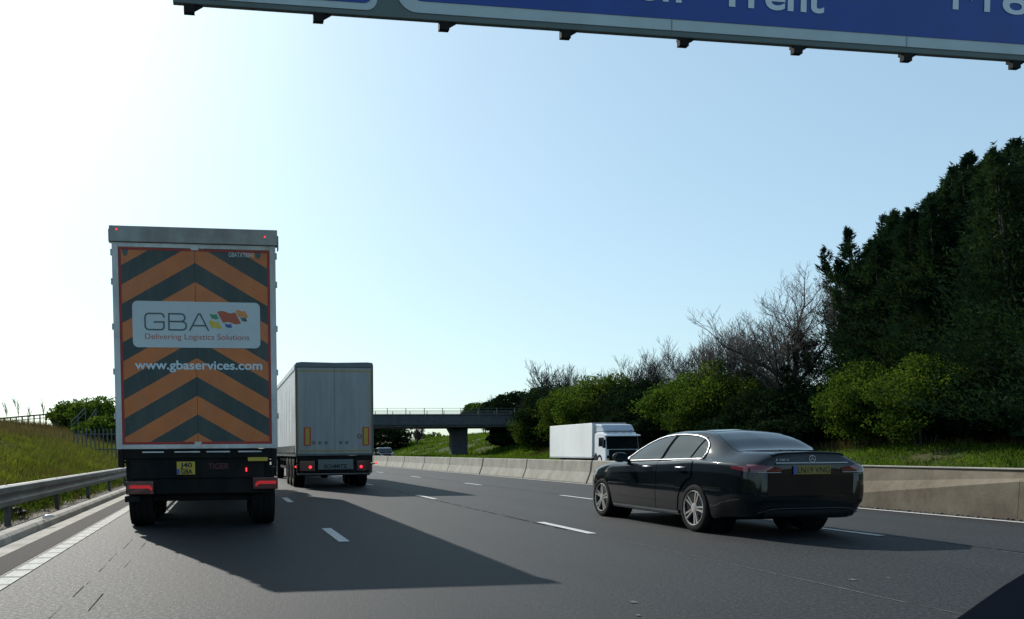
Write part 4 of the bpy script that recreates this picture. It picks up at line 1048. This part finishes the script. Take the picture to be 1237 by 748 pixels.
def shrub_mesh(seed, w, h, d, n_clump=60, per=150, leaf=.13, shape=1.0):
    rs_ = np.random.RandomState(seed); Cn = []; 
    dirs = unit(rs_, n_clump); dirs[:, 2] = dirs[:, 2]*.85+.1
    rad = rs_.uniform(.40, 1.0, n_clump)**.6*rs_.uniform(.72, 1.22, n_clump)
    cen = dirs*rad[:, None]*np.array([w/2, d/2, h/2])+np.array([0, 0, h*.5])
    cr = rs_.uniform(.09, .19, n_clump)*min(w, h)*1.1
    P = []; O = []
    for c_, r_ in zip(cen, cr):
        k_ = int(per*rs_.uniform(.6, 1.3)); u_ = unit(rs_, k_); rr = r_*rs_.uniform(.25, 1.0, k_)**.5
        q = c_+u_*rr[:, None]*np.array([1.15, 1.15, .8]); P.append(q); O.append(u_)
    # stray outer twigs of leaves
    k_ = n_clump*16; u_ = unit(rs_, k_); u_[:, 2] = np.abs(u_[:, 2])*.9
    P.append(u_*rs_.uniform(.85, 1.24, k_)[:, None]*np.array([w/2, d/2, h/2])+np.array([0, 0, h*.5])); O.append(u_)
    P = np.concatenate(P); O = np.concatenate(O); keep = P[:, 2] > .05; P = P[keep]; O = O[keep]; n = len(P)
    a = unit(rs_, n); nrm = O*.6+unit(rs_, n)*.8; nrm /= np.linalg.norm(nrm, axis=1, keepdims=True)
    d1 = np.cross(nrm, a); d1 /= np.linalg.norm(d1, axis=1, keepdims=True); d2 = np.cross(nrm, d1)
    s_ = leaf*rs_.uniform(.5, 1.3, n)[:, None]
    return quads(P, d1*s_, d2*s_*.6)
def stems_mb(seed, w, h, n=7, r=.05):
    rnd = random.Random(seed); mb = MB()
    for i in range(n):
        a = rnd.uniform(0, 6.28); L_ = rnd.uniform(.6, .9); x, y = math.cos(a)*w*.32*rnd.random(), math.sin(a)*w*.32*rnd.random()
        mb.tube([(x*.3, y*.3, -.2), (x*.8, y*.8, h*.35), (x*1.3+rnd.uniform(-.3, .3), y*1.3, h*L_)], [r, r*.7, r*.25], 5)
    return mb
SH = {}
def shrub(name, label, cat, x, y, w, h, mat, seed, group=None, d=None, clumps=60, per=150, leaf=.13, z=None):
    z = H(x, y)-.05 if z is None else z
    t = thing(name, label, cat, (x, y, z), group=group)
    mesh_quads('foliage', shrub_mesh(seed, w, h, d or w, clumps, per, leaf), mat, t)
    stems_mb(seed, w, h).build('stems', M['bark'], t)
    return t
def bare_tree_mesh(seed, h, spread, levels=5, dens=1.0, thick=1.0, upright=.35, twig=.010):
    rnd = random.Random(seed); mb = MB()
    def branch(p, d, L_, r, lv):
        n = 3 if lv < 2 else 2; pts = [p]; rad = [r]; q = p.copy(); dd = d.copy()
        for i in range(n):
            dd = (dd+Vector((rnd.uniform(-.3, .3), rnd.uniform(-.3, .3), rnd.uniform(-.1, .25)))*(1 if lv else .35)).normalized()
            q = q+dd*L_/n; pts.append(q.copy()); rad.append(max(twig, r*(1-.42*(i+1)/n)))
        mb.tube(pts, rad, 7 if lv == 0 else (5 if lv == 1 else 3), cap=False)
        if lv >= levels: return
        kids = int((6 if lv == 0 else rnd.choice([3, 3, 4]) if lv < 3 else rnd.choice([2, 3]))*dens+.5)
        for k_ in range(kids):
            t_ = (.25+.75*(k_+rnd.random())/kids) if lv else (.30+.7*(k_+rnd.random())/kids)
            f = t_*n; i = min(int(f), n-1); bp = pts[i].lerp(pts[i+1], f-i)
            a = rnd.uniform(0, 6.28); side = Vector((math.cos(a), math.sin(a), 0)); tilt = rnd.uniform(.5, 1.0)
            nd = (dd*(1-.35*tilt)+side*tilt*spread+Vector((0, 0, upright*rnd.random()))).normalized()
            branch(bp, nd, L_*rnd.uniform(.55, .78), max(twig, rad[min(i+1, n)]*rnd.uniform(.5, .7)), lv+1)
        branch(pts[-1], (dd+Vector((rnd.uniform(-.3, .3), rnd.uniform(-.3, .3), .1))).normalized(), L_*.68, rad[-1]*.9, lv+1)
    branch(Vector((0, 0, 0)), Vector((rnd.uniform(-.06, .06), rnd.uniform(-.06, .06), 1)), h*.32, h*.017*thick, 0)
    zs = max(v[2] for v in mb.v); s_ = h/zs; mb.v = [(v[0]*s_, v[1]*s_, v[2]*s_) for v in mb.v]
    return mb
def bare_tree(label, x, y, h, seed, spread=.7, levels=5, ivy=0, group='bare trees above the hedge', dens=1.0, thick=1.0, z=None, name='bare_tree', twig=.010, upright=.35):
    t = thing(name, label, 'tree', (x, y, H(x, y)-.1 if z is None else z), rz=random.Random(seed).uniform(0, 6), group=group)
    mb = bare_tree_mesh(seed, h, spread, levels, dens, thick, upright, twig)
    # first branch is the trunk (7-sided): split it off
    nt_ = 4*7; nf = 3*7
    tr = MB(); tr.v = mb.v[:nt_]; tr.f = mb.f[:nf]; tr.m = [0]*nf
    cr = MB(); cr.v = mb.v[nt_:]; cr.f = [tuple(i-nt_ for i in f) for f in mb.f[nf:]]; cr.m = [0]*len(cr.f)
    tr.build('trunk', M['bark'], t, smooth=True, fix=False); cr.build('crown', M['bark'], t, smooth=True, fix=False)
    if ivy:
        V_ = shrub_mesh(seed+7, ivy, h*.62, ivy, 30, 110, .10); mesh_quads('ivy', V_, M['leaf_dark'], t)
    return t
def conifer_mesh(seed, h, w, n=9000, leaders=2):
    rs_ = np.random.RandomState(seed); Vs = []
    tips = [(0, 0, h)]+[(rs_.uniform(-.4, .4)*w, rs_.uniform(-.3, .3)*w, h*rs_.uniform(.84, .97)) for _ in range(leaders)]
    for ti, (tx_, ty_, th) in enumerate(tips):
        ww = w if ti == 0 else w*.6; k_ = n if ti == 0 else n//2
        # whorled branch ends: choose branch anchors then sprays along them
        nb = k_//22
        zz = th*rs_.uniform(.0, 1, nb)**1.25; zz = np.clip(zz, th*.02, th*.995)
        rr = ww/2*np.clip((1-zz/th)**.62*1.05, 0.012, 1)*rs_.uniform(.70, 1.15, nb)
        lump = 1+.16*np.sin(zz*1.7+seed)+.10*np.sin(zz*3.9+ti)
        rr = rr*lump*np.where(rs_.uniform(0, 1, nb) < .10, 1.28, 1.0); a = rs_.uniform(0, 2*np.pi, nb)
        for z_, r_, a_ in zip(zz, rr, a):
            m_ = 22; t_ = rs_.uniform(.25, 1, m_)**.55
            dirv = np.array([np.cos(a_), np.sin(a_), 0.0]); perp = np.array([-np.sin(a_), np.cos(a_), 0])
            base = np.array([tx_*z_/th, ty_*z_/th, z_])
            lift = .30*r_+.12
            P = base+dirv*(r_*t_)[:, None]+perp*(rs_.normal(0, .13, m_)*(.4+r_*.3))[:, None]+np.array([0, 0, 1])*(lift*t_**1.6+rs_.normal(0, .10, m_))[:, None]
            d1 = dirv*.75+perp*rs_.normal(0, .5, m_)[:, None]+np.array([0, 0, 1])*(.55+rs_.normal(0, .35, m_))[:, None]
            d1 = d1/np.linalg.norm(d1, axis=1, keepdims=True)
            nn = unit(rs_, m_); d2 = np.cross(d1, nn); d2 /= np.linalg.norm(d2, axis=1, keepdims=True)
            L_ = rs_.uniform(.07, .19, m_)[:, None]
            Vs.append(np.stack([P-d1*L_*.6-d2*L_*.28, P-d1*L_*.6+d2*L_*.28, P+d1*L_], 1).reshape(-1, 3))
    return np.concatenate(Vs), tips
def conifer(label, x, y, h, w, seed, n=9000, leaders=2, mat='conifer'):
    t = thing('conifer_tree', label, 'tree', (x, y, H(x, y)-.1), group='dark conifers on the right bank')
    V_, tips = conifer_mesh(seed, h, w, n, leaders); mesh_quads('foliage', V_, M[mat], t, tri=True)
    mb = MB()
    for tp in tips: mb.tube([(0, 0, 0), (tp[0]*.5, tp[1]*.5, tp[2]*.5), (tp[0], tp[1], tp[2]*.985)], [h*.016, h*.010, .012], 7)
    mb.build('trunk', M['bark'], t)
    # dense inner foliage body
    rs_ = np.random.RandomState(seed+99); mb = MB(); n1, n2 = 14, 14; vs = []
    for i in range(n1+1):
        z_ = h*(.03+.87*i/n1)
        for j in range(n2):
            a_ = 2*math.pi*j/n2; r_ = w/2*.42*min(1, 1.12*(1-z_/h)**.8)*(1+.16*math.sin(z_*1.7+seed))*rs_.uniform(.75, 1.1)
            vs.append((r_*math.cos(a_), r_*math.sin(a_), z_))
    mb.add(vs, [(i*n2+j, i*n2+(j+1) % n2, (i+1)*n2+(j+1) % n2, (i+1)*n2+j) for i in range(n1) for j in range(n2)]+[tuple(range(n2)), tuple(range(n1*n2, (n1+1)*n2))])
    mb.build('inner_foliage', M[mat], t, fix=False)
    return t
def ztop(px, py, x, y):
    """height over ground of a thing at x,y whose top shows at row py"""
    return at(px, py, y).z-H(x, y)
# conifers: (px of top, py of top, X distance, width, label)
con = [
 (1290, 150, 36.0, 6.5, 'dark conifer at the right edge of the picture, nearest of the row'),
 (1238, 172, 37.0, 6.0, 'tallest dark conifer in view, its tip at the right edge of the picture'),
 (1213, 174, 38.5, 4.2, 'dark conifer with a ragged tip just left of the tallest one'),
 (1183, 192, 39.0, 4.6, 'dark conifer, third from the right edge along the skyline'),
 (1159, 190, 39.0, 4.4, 'dark conifer with a thin spire, in the middle of the conifer skyline'),
 (1143, 207, 38.2, 4.4, 'dark conifer left of the thin spired one'),
 (1116, 238, 38.0, 4.6, 'dark conifer at the step in the conifer skyline'),
 (1091, 270, 38.2, 4.6, 'dark conifer between the skyline step and the small left spire'),
 (1072, 263, 38.6, 4.4, 'dark conifer with a small spire, second from the left end of the row'),
 (1200, 186, 42.5, 6.5, 'dark conifer standing behind the gap left of the ragged-tipped one'),
 (1170, 205, 42.5, 6.5, 'dark conifer standing behind the third and the thin spired conifers'),
 (1130, 232, 42.5, 6.0, 'dark conifer standing behind the skyline step'),
 (1103, 262, 42.5, 6.0, 'dark conifer standing behind, right of the small left spire'),
 (1080, 276, 42.0, 5.5, 'dark conifer standing behind the small left spire'),
 (1066, 280, 42.0, 5.5, 'dark conifer standing behind the leftmost one'),
 (1056, 334, 38.6, 2.6, 'low dark conifer lobe at the left foot of the row, against the bare branches'),
 (1070, 283, 38.6, 5.0, 'leftmost dark conifer, touching the big bare tree'),
]
for i, (px, py, X, w_, lab) in enumerate(con):
    p = at_x(px, 520, X); y_ = p.y; h_ = at(px, py, y_).z-H(X, y_)+.15
    conifer(lab, X, y_, h_, w_*(1.15 if px < 1060 else 1.6), 20+i, 20000 if i < 6 else 17000, 3)
# yellow green bushes in front of the conifers
for i, (px, py, X, w_, lab, m_) in enumerate([
 (1015, 470, 42.5, 8.0, 'dark shrub deep behind the leftmost conifers', 'leaf_dark'), (1075, 472, 42.5, 8.5, 'dark shrub deep behind the two yellow-green bushes', 'leaf_dark'), (1140, 470, 42.5, 8.5, 'dark shrub deep behind the middle conifers', 'leaf_dark'), (1210, 465, 42.5, 8.5, 'dark shrub deep behind the tallest conifers', 'leaf_dark'),
 (1040, 440, 35.0, 3.9, 'yellow-green bush below the leftmost conifers', 'leaf_yellow'),
 (1118, 432, 34.6, 4.3, 'yellow-green bush in front of the middle conifers, the right one of the two', 'leaf_yellow'),
 (1083, 455, 36.0, 3.2, 'dull green bush half hidden between the two yellow-green ones', 'leaf_green'),
 (1190, 470, 35.8, 4.4, 'dark shaded bush under the right conifers', 'leaf_dark'),
 (1240, 462, 35.8, 4.6, 'dark shaded bush at the right edge under the tallest conifer', 'leaf_dark'),
 (1155, 490, 35.6, 3.0, 'low dark bush between the yellow-green bush and the shaded ones', 'leaf_dark')]):
    p = at_x(px, 520, X); h_ = at(px, py, p.y).z-H(X, p.y)
    shrub('bush', lab, 'bush', X, p.y, w_, h_, M[m_], 60+i, 'bushes along the foot of the conifers', clumps=120, per=190, leaf=.075)
# hedge row
hedge = [
 (1003, 466, 38.5, 6.0, 'leaf_dark', 'dark ivy-covered shrub under the big bare tree'),
 (968, 468, 37.5, 5.5, 'leaf_dark', 'dark shrub left of the ivy shrub under the big bare tree'),
 (935, 474, 36.5, 4.6, 'leaf_dark', 'dark shrub directly above the black car roof, right of the green ones'),
 (905, 452, 38.2, 5.0, 'leaf_green', 'green shrub right of the tallest bright one in the hedge'),
 (868, 444, 37.4, 5.6, 'leaf_yellow', 'tallest bright yellow-green shrub in the hedge'),
 (832, 456, 37.0, 5.2, 'leaf_yellow', 'bright green shrub above the windscreen of the black car'),
 (800, 468, 38.5, 5.4, 'leaf_dark', 'dark shrub right of the white box lorry cab'),
 (772, 462, 38.0, 5.4, 'leaf_dark', 'dark shrub right above the wind deflector of the white lorry'),
 (745, 456, 38.2, 5.6, 'leaf_green', 'green shrub above the cab of the white lorry'),
 (718, 462, 37.4, 5.4, 'leaf_yellow', 'bright shrub above the middle of the white lorry box'),
 (692, 468, 38.0, 5.6, 'leaf_green', 'green shrub above the left part of the white lorry box'),
 (668, 464, 39.0, 6.0, 'leaf_dark', 'dark ivy shrub above the left end of the white lorry'),
 (652, 490, 38.0, 5.0, 'leaf_green', 'green shrub left of the white lorry where the bridge ends'),
 (845, 492, 35.2, 3.6, 'leaf_green', 'low green shrub in front of the hedge above the car roof'),
 (760, 500, 35.0, 3.8, 'leaf_dark', 'low dark shrub behind the white lorry cab'),
 (900, 500, 35.4, 4.2, 'leaf_dark', 'low dark shrub behind the roof of the black car'),
 (970, 500, 35.6, 4.2, 'leaf_dark', 'low dark shrub left of the yellow-green bushes'),
 (800, 502, 35.6, 4.0, 'leaf_dark', 'low dark shrub between the white lorry and the black car'),
 (940, 502, 35.6, 4.0, 'leaf_dark', 'low dark shrub above the rear window of the black car'),
]
for i, (px, py, X, w_, m_, lab) in enumerate(hedge):
    p = at_x(px, 540, X); h_ = at(px, py, p.y).z-H(X, p.y)
    shrub('hedge_shrub', lab, 'shrub', X, p.y, w_*1.35, h_, M[m_], 100+i, 'shrubs of the hedge on the right bank', d=w_*1.1, clumps=110, per=170, leaf=.13 if p.y > 60 else .10)
# shrubs and tree tops around the right end of the bridge
for i, (px, py, y_, w_, m_, lab) in enumerate([
 (622, 478, 152, 9, 'leaf_dark', 'round dark tree standing behind the right end of the bridge'),
 (600, 486, 156, 6, 'leaf_dark', 'small dark shrub behind the bridge railing'),
 (655, 472, 128, 5, 'leaf_green', 'green tree rising past the right end of the bridge railing'),
 (575, 490, 158, 5, 'leaf_green', 'low green shrub showing above the bridge railing')]):
    p = at(px, py, y_); z_ = 5.8; shrub('tree', lab, 'tree', p.x, y_, w_, p.z-z_+.4, M[m_], 150+i, z=z_, clumps=60, per=160, leaf=.26)
p = at(640, 515, 118); shrub('bush', 'brownish green bush at the foot of the hedge left of the white lorry', 'bush', p.x+.5, 118, 4, 3.6, M['leaf_green'], 171, z=H(p.x+.5, 118)-.2, leaf=.2)
for i, (xx, yy, w_, h_, lab) in enumerate([(47.5, 138, 4, 2.6, 'dark scrub low on the slope just right of the bridge pier'), (51.0, 140, 5, 3.2, 'dark scrub halfway up the slope under the bridge'), (55, 139, 5, 2.6, 'dark scrub high on the slope close under the bridge deck'), (52, 146, 7, 3.6, 'dark scrub deep behind the steps under the bridge'), (57, 131, 6, 5, 'dark ivy bush at the right end of the bridge'), (53.5, 132.5, 4.5, 3.6, 'dark scrub on the slope in front of the bridge end'), (50, 134.5, 4, 2.6, 'dark scrub on the slope under the front edge of the bridge')]):
    shrub('scrub', lab, 'scrub', xx, yy, w_*1.3, h_, M['leaf_dark'], 190+i, 'dark scrub under the bridge', leaf=.22)
# bare trees
bt = [
 (586, 478, 190, .7, 0, 'small bare tree above the bridge railing, leftmost of the bare trees'),
 (663, 437, 106, .6, 1.8, 'bare tree with an ivy-clad trunk, first right of the bridge'),
 (700, 440, 92, .6, 1.2, 'bare tree second to the right of the bridge'),
 (722, 446, 87, .7, 0, 'thin low bare tree between the second and the spreading one'),
 (755, 427, 80, .8, 0, 'spreading bare tree above the cab of the white lorry'),
 (783, 424, 75, .8, 1.3, 'bare tree right of the spreading one with ivy low on its trunk'),
 (808, 418, 72, .65, 1.2, 'bare tree above the front wheel of the black car'),
 (838, 404, 66, .65, 0, 'bare tree above the rear door of the black car'),
 (868, 398, 62, .65, 0, 'bare twiggy tree behind the tallest bright shrub'),
 (893, 384, 58, .6, 0, 'tall bare twiggy tree, second left of the big bare tree'),
 (922, 378, 56, .6, 0, 'bare twiggy tree directly left of the big bare tree'),
 (950, 400, 53, .7, 1.5, 'bare tree half hidden behind the big bare tree'),
]
for i, (px, py, y_, sp, ivy, lab) in enumerate(bt):
    p = at(px, py, y_); gz = H(p.x, y_); z_ = None
    if y_ > 110: gz = 3.0; z_ = 3.0
    bare_tree(lab, p.x, y_, p.z-gz+.2, 200+i, sp, 5, ivy, dens=1.0, z=z_, thick=.75, twig=.009 if y_ < 100 else .016, upright=.45)
p = at(966, 322, 50); bare_tree('biggest bare tree, spreading crown, against the conifers', p.x, 50, p.z-H(p.x, 50)+.7, 341, 1.1, 6, 2.2, dens=.95, thick=1.7, twig=.007)
# far trees seen below the bridge
p = at(503, 517, 215); bare_tree('lone bare tree on the green slope seen under the bridge', p.x, 215, p.z-H(p.x, 215)+1, 361, 1.0, 5, 0, None, dens=1.0, thick=2, twig=.025)
for px, py, y_, w_, lab in ((462, 508, 230, 16, 'large dark tree seen under the bridge beside the grey lorry'), (478, 536, 260, 7, 'small far dark tree under the bridge, left of the lone bare tree'), (492, 537, 270, 7, 'small far dark tree directly behind the lone bare tree')):
    p = at(px, py, y_); z_ = H(p.x, y_)-1; shrub('far_tree', lab, 'tree', p.x, y_, w_, p.z-z_, M['leaf_dark'], int(px), z=z_, clumps=60, per=120, leaf=.4)
# low scrub on the slope under the bridge
# left side bushes
for i, (px, py, y_, w_, lab) in enumerate([(97, 484, 128, 8, 'round pale green bush on the left skyline, left of the other'), (125, 481, 118, 8.5, 'pale green bush on the left skyline touching the chevron lorry'), (128, 505, 96, 6, 'low green bush behind the palisade fence')]):
    p = at(px, py, y_); z_ = min(H(p.x, y_), p.z-3)-.2; shrub('bush', lab, 'bush', p.x, y_, w_, p.z-z_, M['leaf_yellow'], 180+i, 'bushes on the left embankment', z=z_, clumps=70, per=170, leaf=.22)
# thin bare weeds on the left skyline
for i, (px, py, lab) in enumerate([(8, 484, 'leftmost thin bare sapling on the left skyline'), (22, 478, 'second thin bare sapling from the left on the skyline'), (36, 490, 'short thin bare sapling on the left skyline'), (52, 480, 'thin bare sapling standing apart, nearest the bushes')]):
    p = at(px, py, 124); gz = 5.6
    bare_tree(lab, p.x, 124, p.z-gz, 400+i, .25, 2, 0, 'thin saplings on the left skyline', dens=.9, thick=.35, z=gz, name='sapling', twig=.014, upright=.9)
# horizon tree belt
rs_ = np.random.RandomState(77); Vs = []
for i in range(420):
    a = rs_.uniform(-1.2, 1.3); d_ = rs_.uniform(480, 620); x, y_ = d_*math.sin(a), d_*math.cos(a)
    if abs(x-7) < 60: continue
    hh = rs_.uniform(7, 12); V_ = shrub_mesh(500+i % 9, 16, hh, 14, 10, 26, 1.1); V_ = V_+np.array([x, y_, 0]); Vs.append(V_)
tag(mesh_quads('woodland', np.concatenate(Vs), M['leaf_green']), 'distant belt of woodland along the horizon', 'woodland', kind='stuff')

# grass and weeds
def blades(n, fx, seed, h0, h1, w, lean=.35):
    rs_ = np.random.RandomState(seed); X, Y = fx(rs_, n); Z = height(X, Y)-.03
    n = len(X); hh = rs_.uniform(h0, h1, n); a = rs_.uniform(0, np.pi, n); l_ = rs_.normal(0, lean, (n, 2))*hh[:, None]
    P = np.stack([X, Y, Z], 1); s_ = np.stack([np.cos(a), np.sin(a), np.zeros(n)], 1)*w*rs_.uniform(.5, 1.4, n)[:, None]
    tip = P+np.stack([l_[:, 0], l_[:, 1], hh], 1)
    return np.stack([P-s_, P+s_, tip], 1).reshape(-1, 3)
def left_bank(rs_, n):
    Y = 6+rs_.uniform(0, 1, n)**1.5*110; X = -4.7-rs_.uniform(0, 1, n)**1.3*(4+Y*.25)
    cl = np.sin(X*1.9+Y*.6)+np.sin(Y*1.1-X*.8)+rs_.normal(0, .9, n); k_ = cl > -.4; return X[k_], Y[k_]
def right_bank(rs_, n):
    Y = 14+rs_.uniform(0, 1, n)*112; X = 30+rs_.uniform(0, 1, n)*7
    cl = np.sin(X*1.7+Y*.5)+np.sin(Y*.9-X*.8)+rs_.normal(0, .9, n); k_ = cl > -.6; return X[k_], Y[k_]
tag(mesh_quads('grass', blades(170000, left_bank, 1, .06, .26, .018), M['grass'], tri=True), 'rough tufted grass on the left embankment', 'grass', kind='stuff')
tag(mesh_quads('grass', blades(120000, right_bank, 2, .08, .30, .03), M['grass_r'], tri=True), 'green grass on the bank beyond the far carriageway', 'grass', kind='stuff')
def far_slope(rs_, n):
    Y = 115+rs_.uniform(0, 1, n)*130; X = 31+rs_.uniform(0, 1, n)*40
    cl = np.sin(X*.9+Y*.3)+np.sin(Y*.5-X*.8)+rs_.normal(0, .8, n); k_ = cl > -.1; return X[k_], Y[k_]
tag(mesh_quads('grass', blades(70000, far_slope, 9, .2, .8, .09), M['grass_r'], tri=True), 'rough grass on the slopes under and beyond the bridge', 'grass', kind='stuff')
def tussocks(rs_, n):
    k_ = 900; cy_ = 7+rs_.uniform(0, 1, k_)**1.4*95; cx_ = -4.8-rs_.uniform(0, 1, k_)**1.2*(3+cy_*.24)
    i_ = rs_.randint(0, k_, n); r_ = .10+.012*cy_[i_]; return cx_[i_]+rs_.normal(0, 1, n)*r_, cy_[i_]+rs_.normal(0, 1, n)*r_*1.3
tag(mesh_quads('grass_tussocks', blades(80000, tussocks, 15, .12, .42, .022, .45), M['grass'], tri=True), 'taller grass tussocks scattered over the left embankment', 'grass', kind='stuff')
tag(mesh_quads('weed_clumps', blades(50000, tussocks, 16, .10, .45, .016, .5), M['dry'], tri=True), 'brown weed clumps scattered over the left embankment', 'weeds', kind='stuff')
def mid_slope(rs_, n):
    Y = 84+rs_.uniform(0, 1, n)*54; X = 32+rs_.uniform(0, 1, n)*24; return X, Y
tag(mesh_quads('grass', blades(60000, mid_slope, 19, .15, .6, .06), M['grass_r'], tri=True), 'grass on the slope climbing to the right end of the bridge', 'grass', kind='stuff')
def verge(rs_, n):
    Y = 5+rs_.uniform(0, 1, n)**1.4*55; X = -3.6-rs_.uniform(0, 1, n)**.8*1.4; return X, Y
V1 = blades(26000, verge, 3, .05, .38, .012, .5)
tag(mesh_quads('weeds', V1, M['grass_r'], tri=True), 'weeds and rough grass growing under the steel crash barrier', 'weeds', kind='stuff')
def dryb(rs_, n):
    Y = 5+rs_.uniform(0, 1, n)**1.3*60; X = -3.4-rs_.uniform(0, 1, n)*1.6; return X, Y
tag(mesh_quads('dry_stems', blades(12000, dryb, 4, .04, .40, .008, .6), M['dry'], tri=True), 'dry pale stems and litter of old weeds behind the crash barrier posts', 'dead weeds', kind='stuff')
def brown_top(rs_, n):
    Y = 55+rs_.uniform(0, 1, n)*75; X = -9-rs_.uniform(0, 1, n)*30; Z = height(X, Y); k_ = Z > 2.6+rs_.normal(0, .5, n); return X[k_], Y[k_]
tag(mesh_quads('tall_weeds', blades(60000, brown_top, 5, .3, 1.1, .03, .25), M['dry'], tri=True), 'brown dead weeds and brambles along the top of the left bank', 'weeds', kind='stuff')
def brown_right(rs_, n):
    Y = 20+rs_.uniform(0, 1, n)*75; X = 34.9+rs_.uniform(0, 1, n)*2.2; return X, Y
tag(mesh_quads('tall_weeds', blades(14000, brown_right, 6, .2, .8, .02, .3), M['dry'], tri=True), 'brown undergrowth at the foot of the hedge on the right bank', 'weeds', kind='stuff')
# leafy rough plants in the verge
rs_ = np.random.RandomState(12)
Vs = []
for i in range(90):
    Y = 6+rs_.uniform(0, 1)**1.3*45; X = -3.75-rs_.uniform(0, 1.0); V_ = shrub_mesh(700+i % 8, rs_.uniform(.3, .8), rs_.uniform(.2, .45), .5, 8, 26, .035); Vs.append(V_+np.array([X, Y, H(X, Y)]))
tag(mesh_quads('leafy_weeds', np.concatenate(Vs), M['leaf_green'], tri=False), 'low leafy weeds between the kerb and the left bank', 'weeds', kind='stuff')
# litter on the kerb
p = on_road(52, 640); random.seed(2)
mb = MB(); mb.tube([(0, 0, 0), (.05, .03, .015), (.13, .10, .02), (.17, .12, .015)], [.02, .035, .03, .01], 7)
lt = mb.build('litter', simple('crumpled white plastic', (.7, .7, .68), .4, 0, .1), smooth=True); lt.location = (-2.98, at_x(52, 640, -2.98).y, .15); tag(lt, 'small crumpled white bottle lying on the kerb', 'litter')
p = at_x(48, 622, -3.75)
mb = MB(); vs = []
for i in range(7):
    for j in range(9):
        a = 2*math.pi*j/9; r_ = math.sin(math.pi*i/6)*.16*random.uniform(.6, 1.2); vs.append((r_*math.cos(a)*1.3, r_*math.sin(a), .02+.2*i/6+random.uniform(-.02, .02)))
mb.add(vs, [(i*9+j, i*9+(j+1) % 9, (i+1)*9+(j+1) % 9, (i+1)*9+j) for i in range(6) for j in range(9)])
lt = mb.build('litter_bag', M['black_plastic']); lt.location = (-3.72, 15.8, .05); tag(lt, 'crumpled dark rubbish bag under the crash barrier', 'rubbish bag')

# ------------------------------------------------------------------ own car edge, bottom right
YO = .95
q = [at(px, py, YO) for px, py in ((1128, 764), (1152, 747), (1180, 727), (1210, 706), (1240, 688), (1290, 662), (1360, 640), (1360, 860), (1128, 860))]
mb = MB().prism([(p.x, p.z) for p in q], YO-.28, YO)
o = mb.build('car_bonnet_corner', M['own_car'], bevel=.006, fix=True)
tag(o, 'dark edge of the car the photo was taken from, in the bottom right corner', 'car trim')
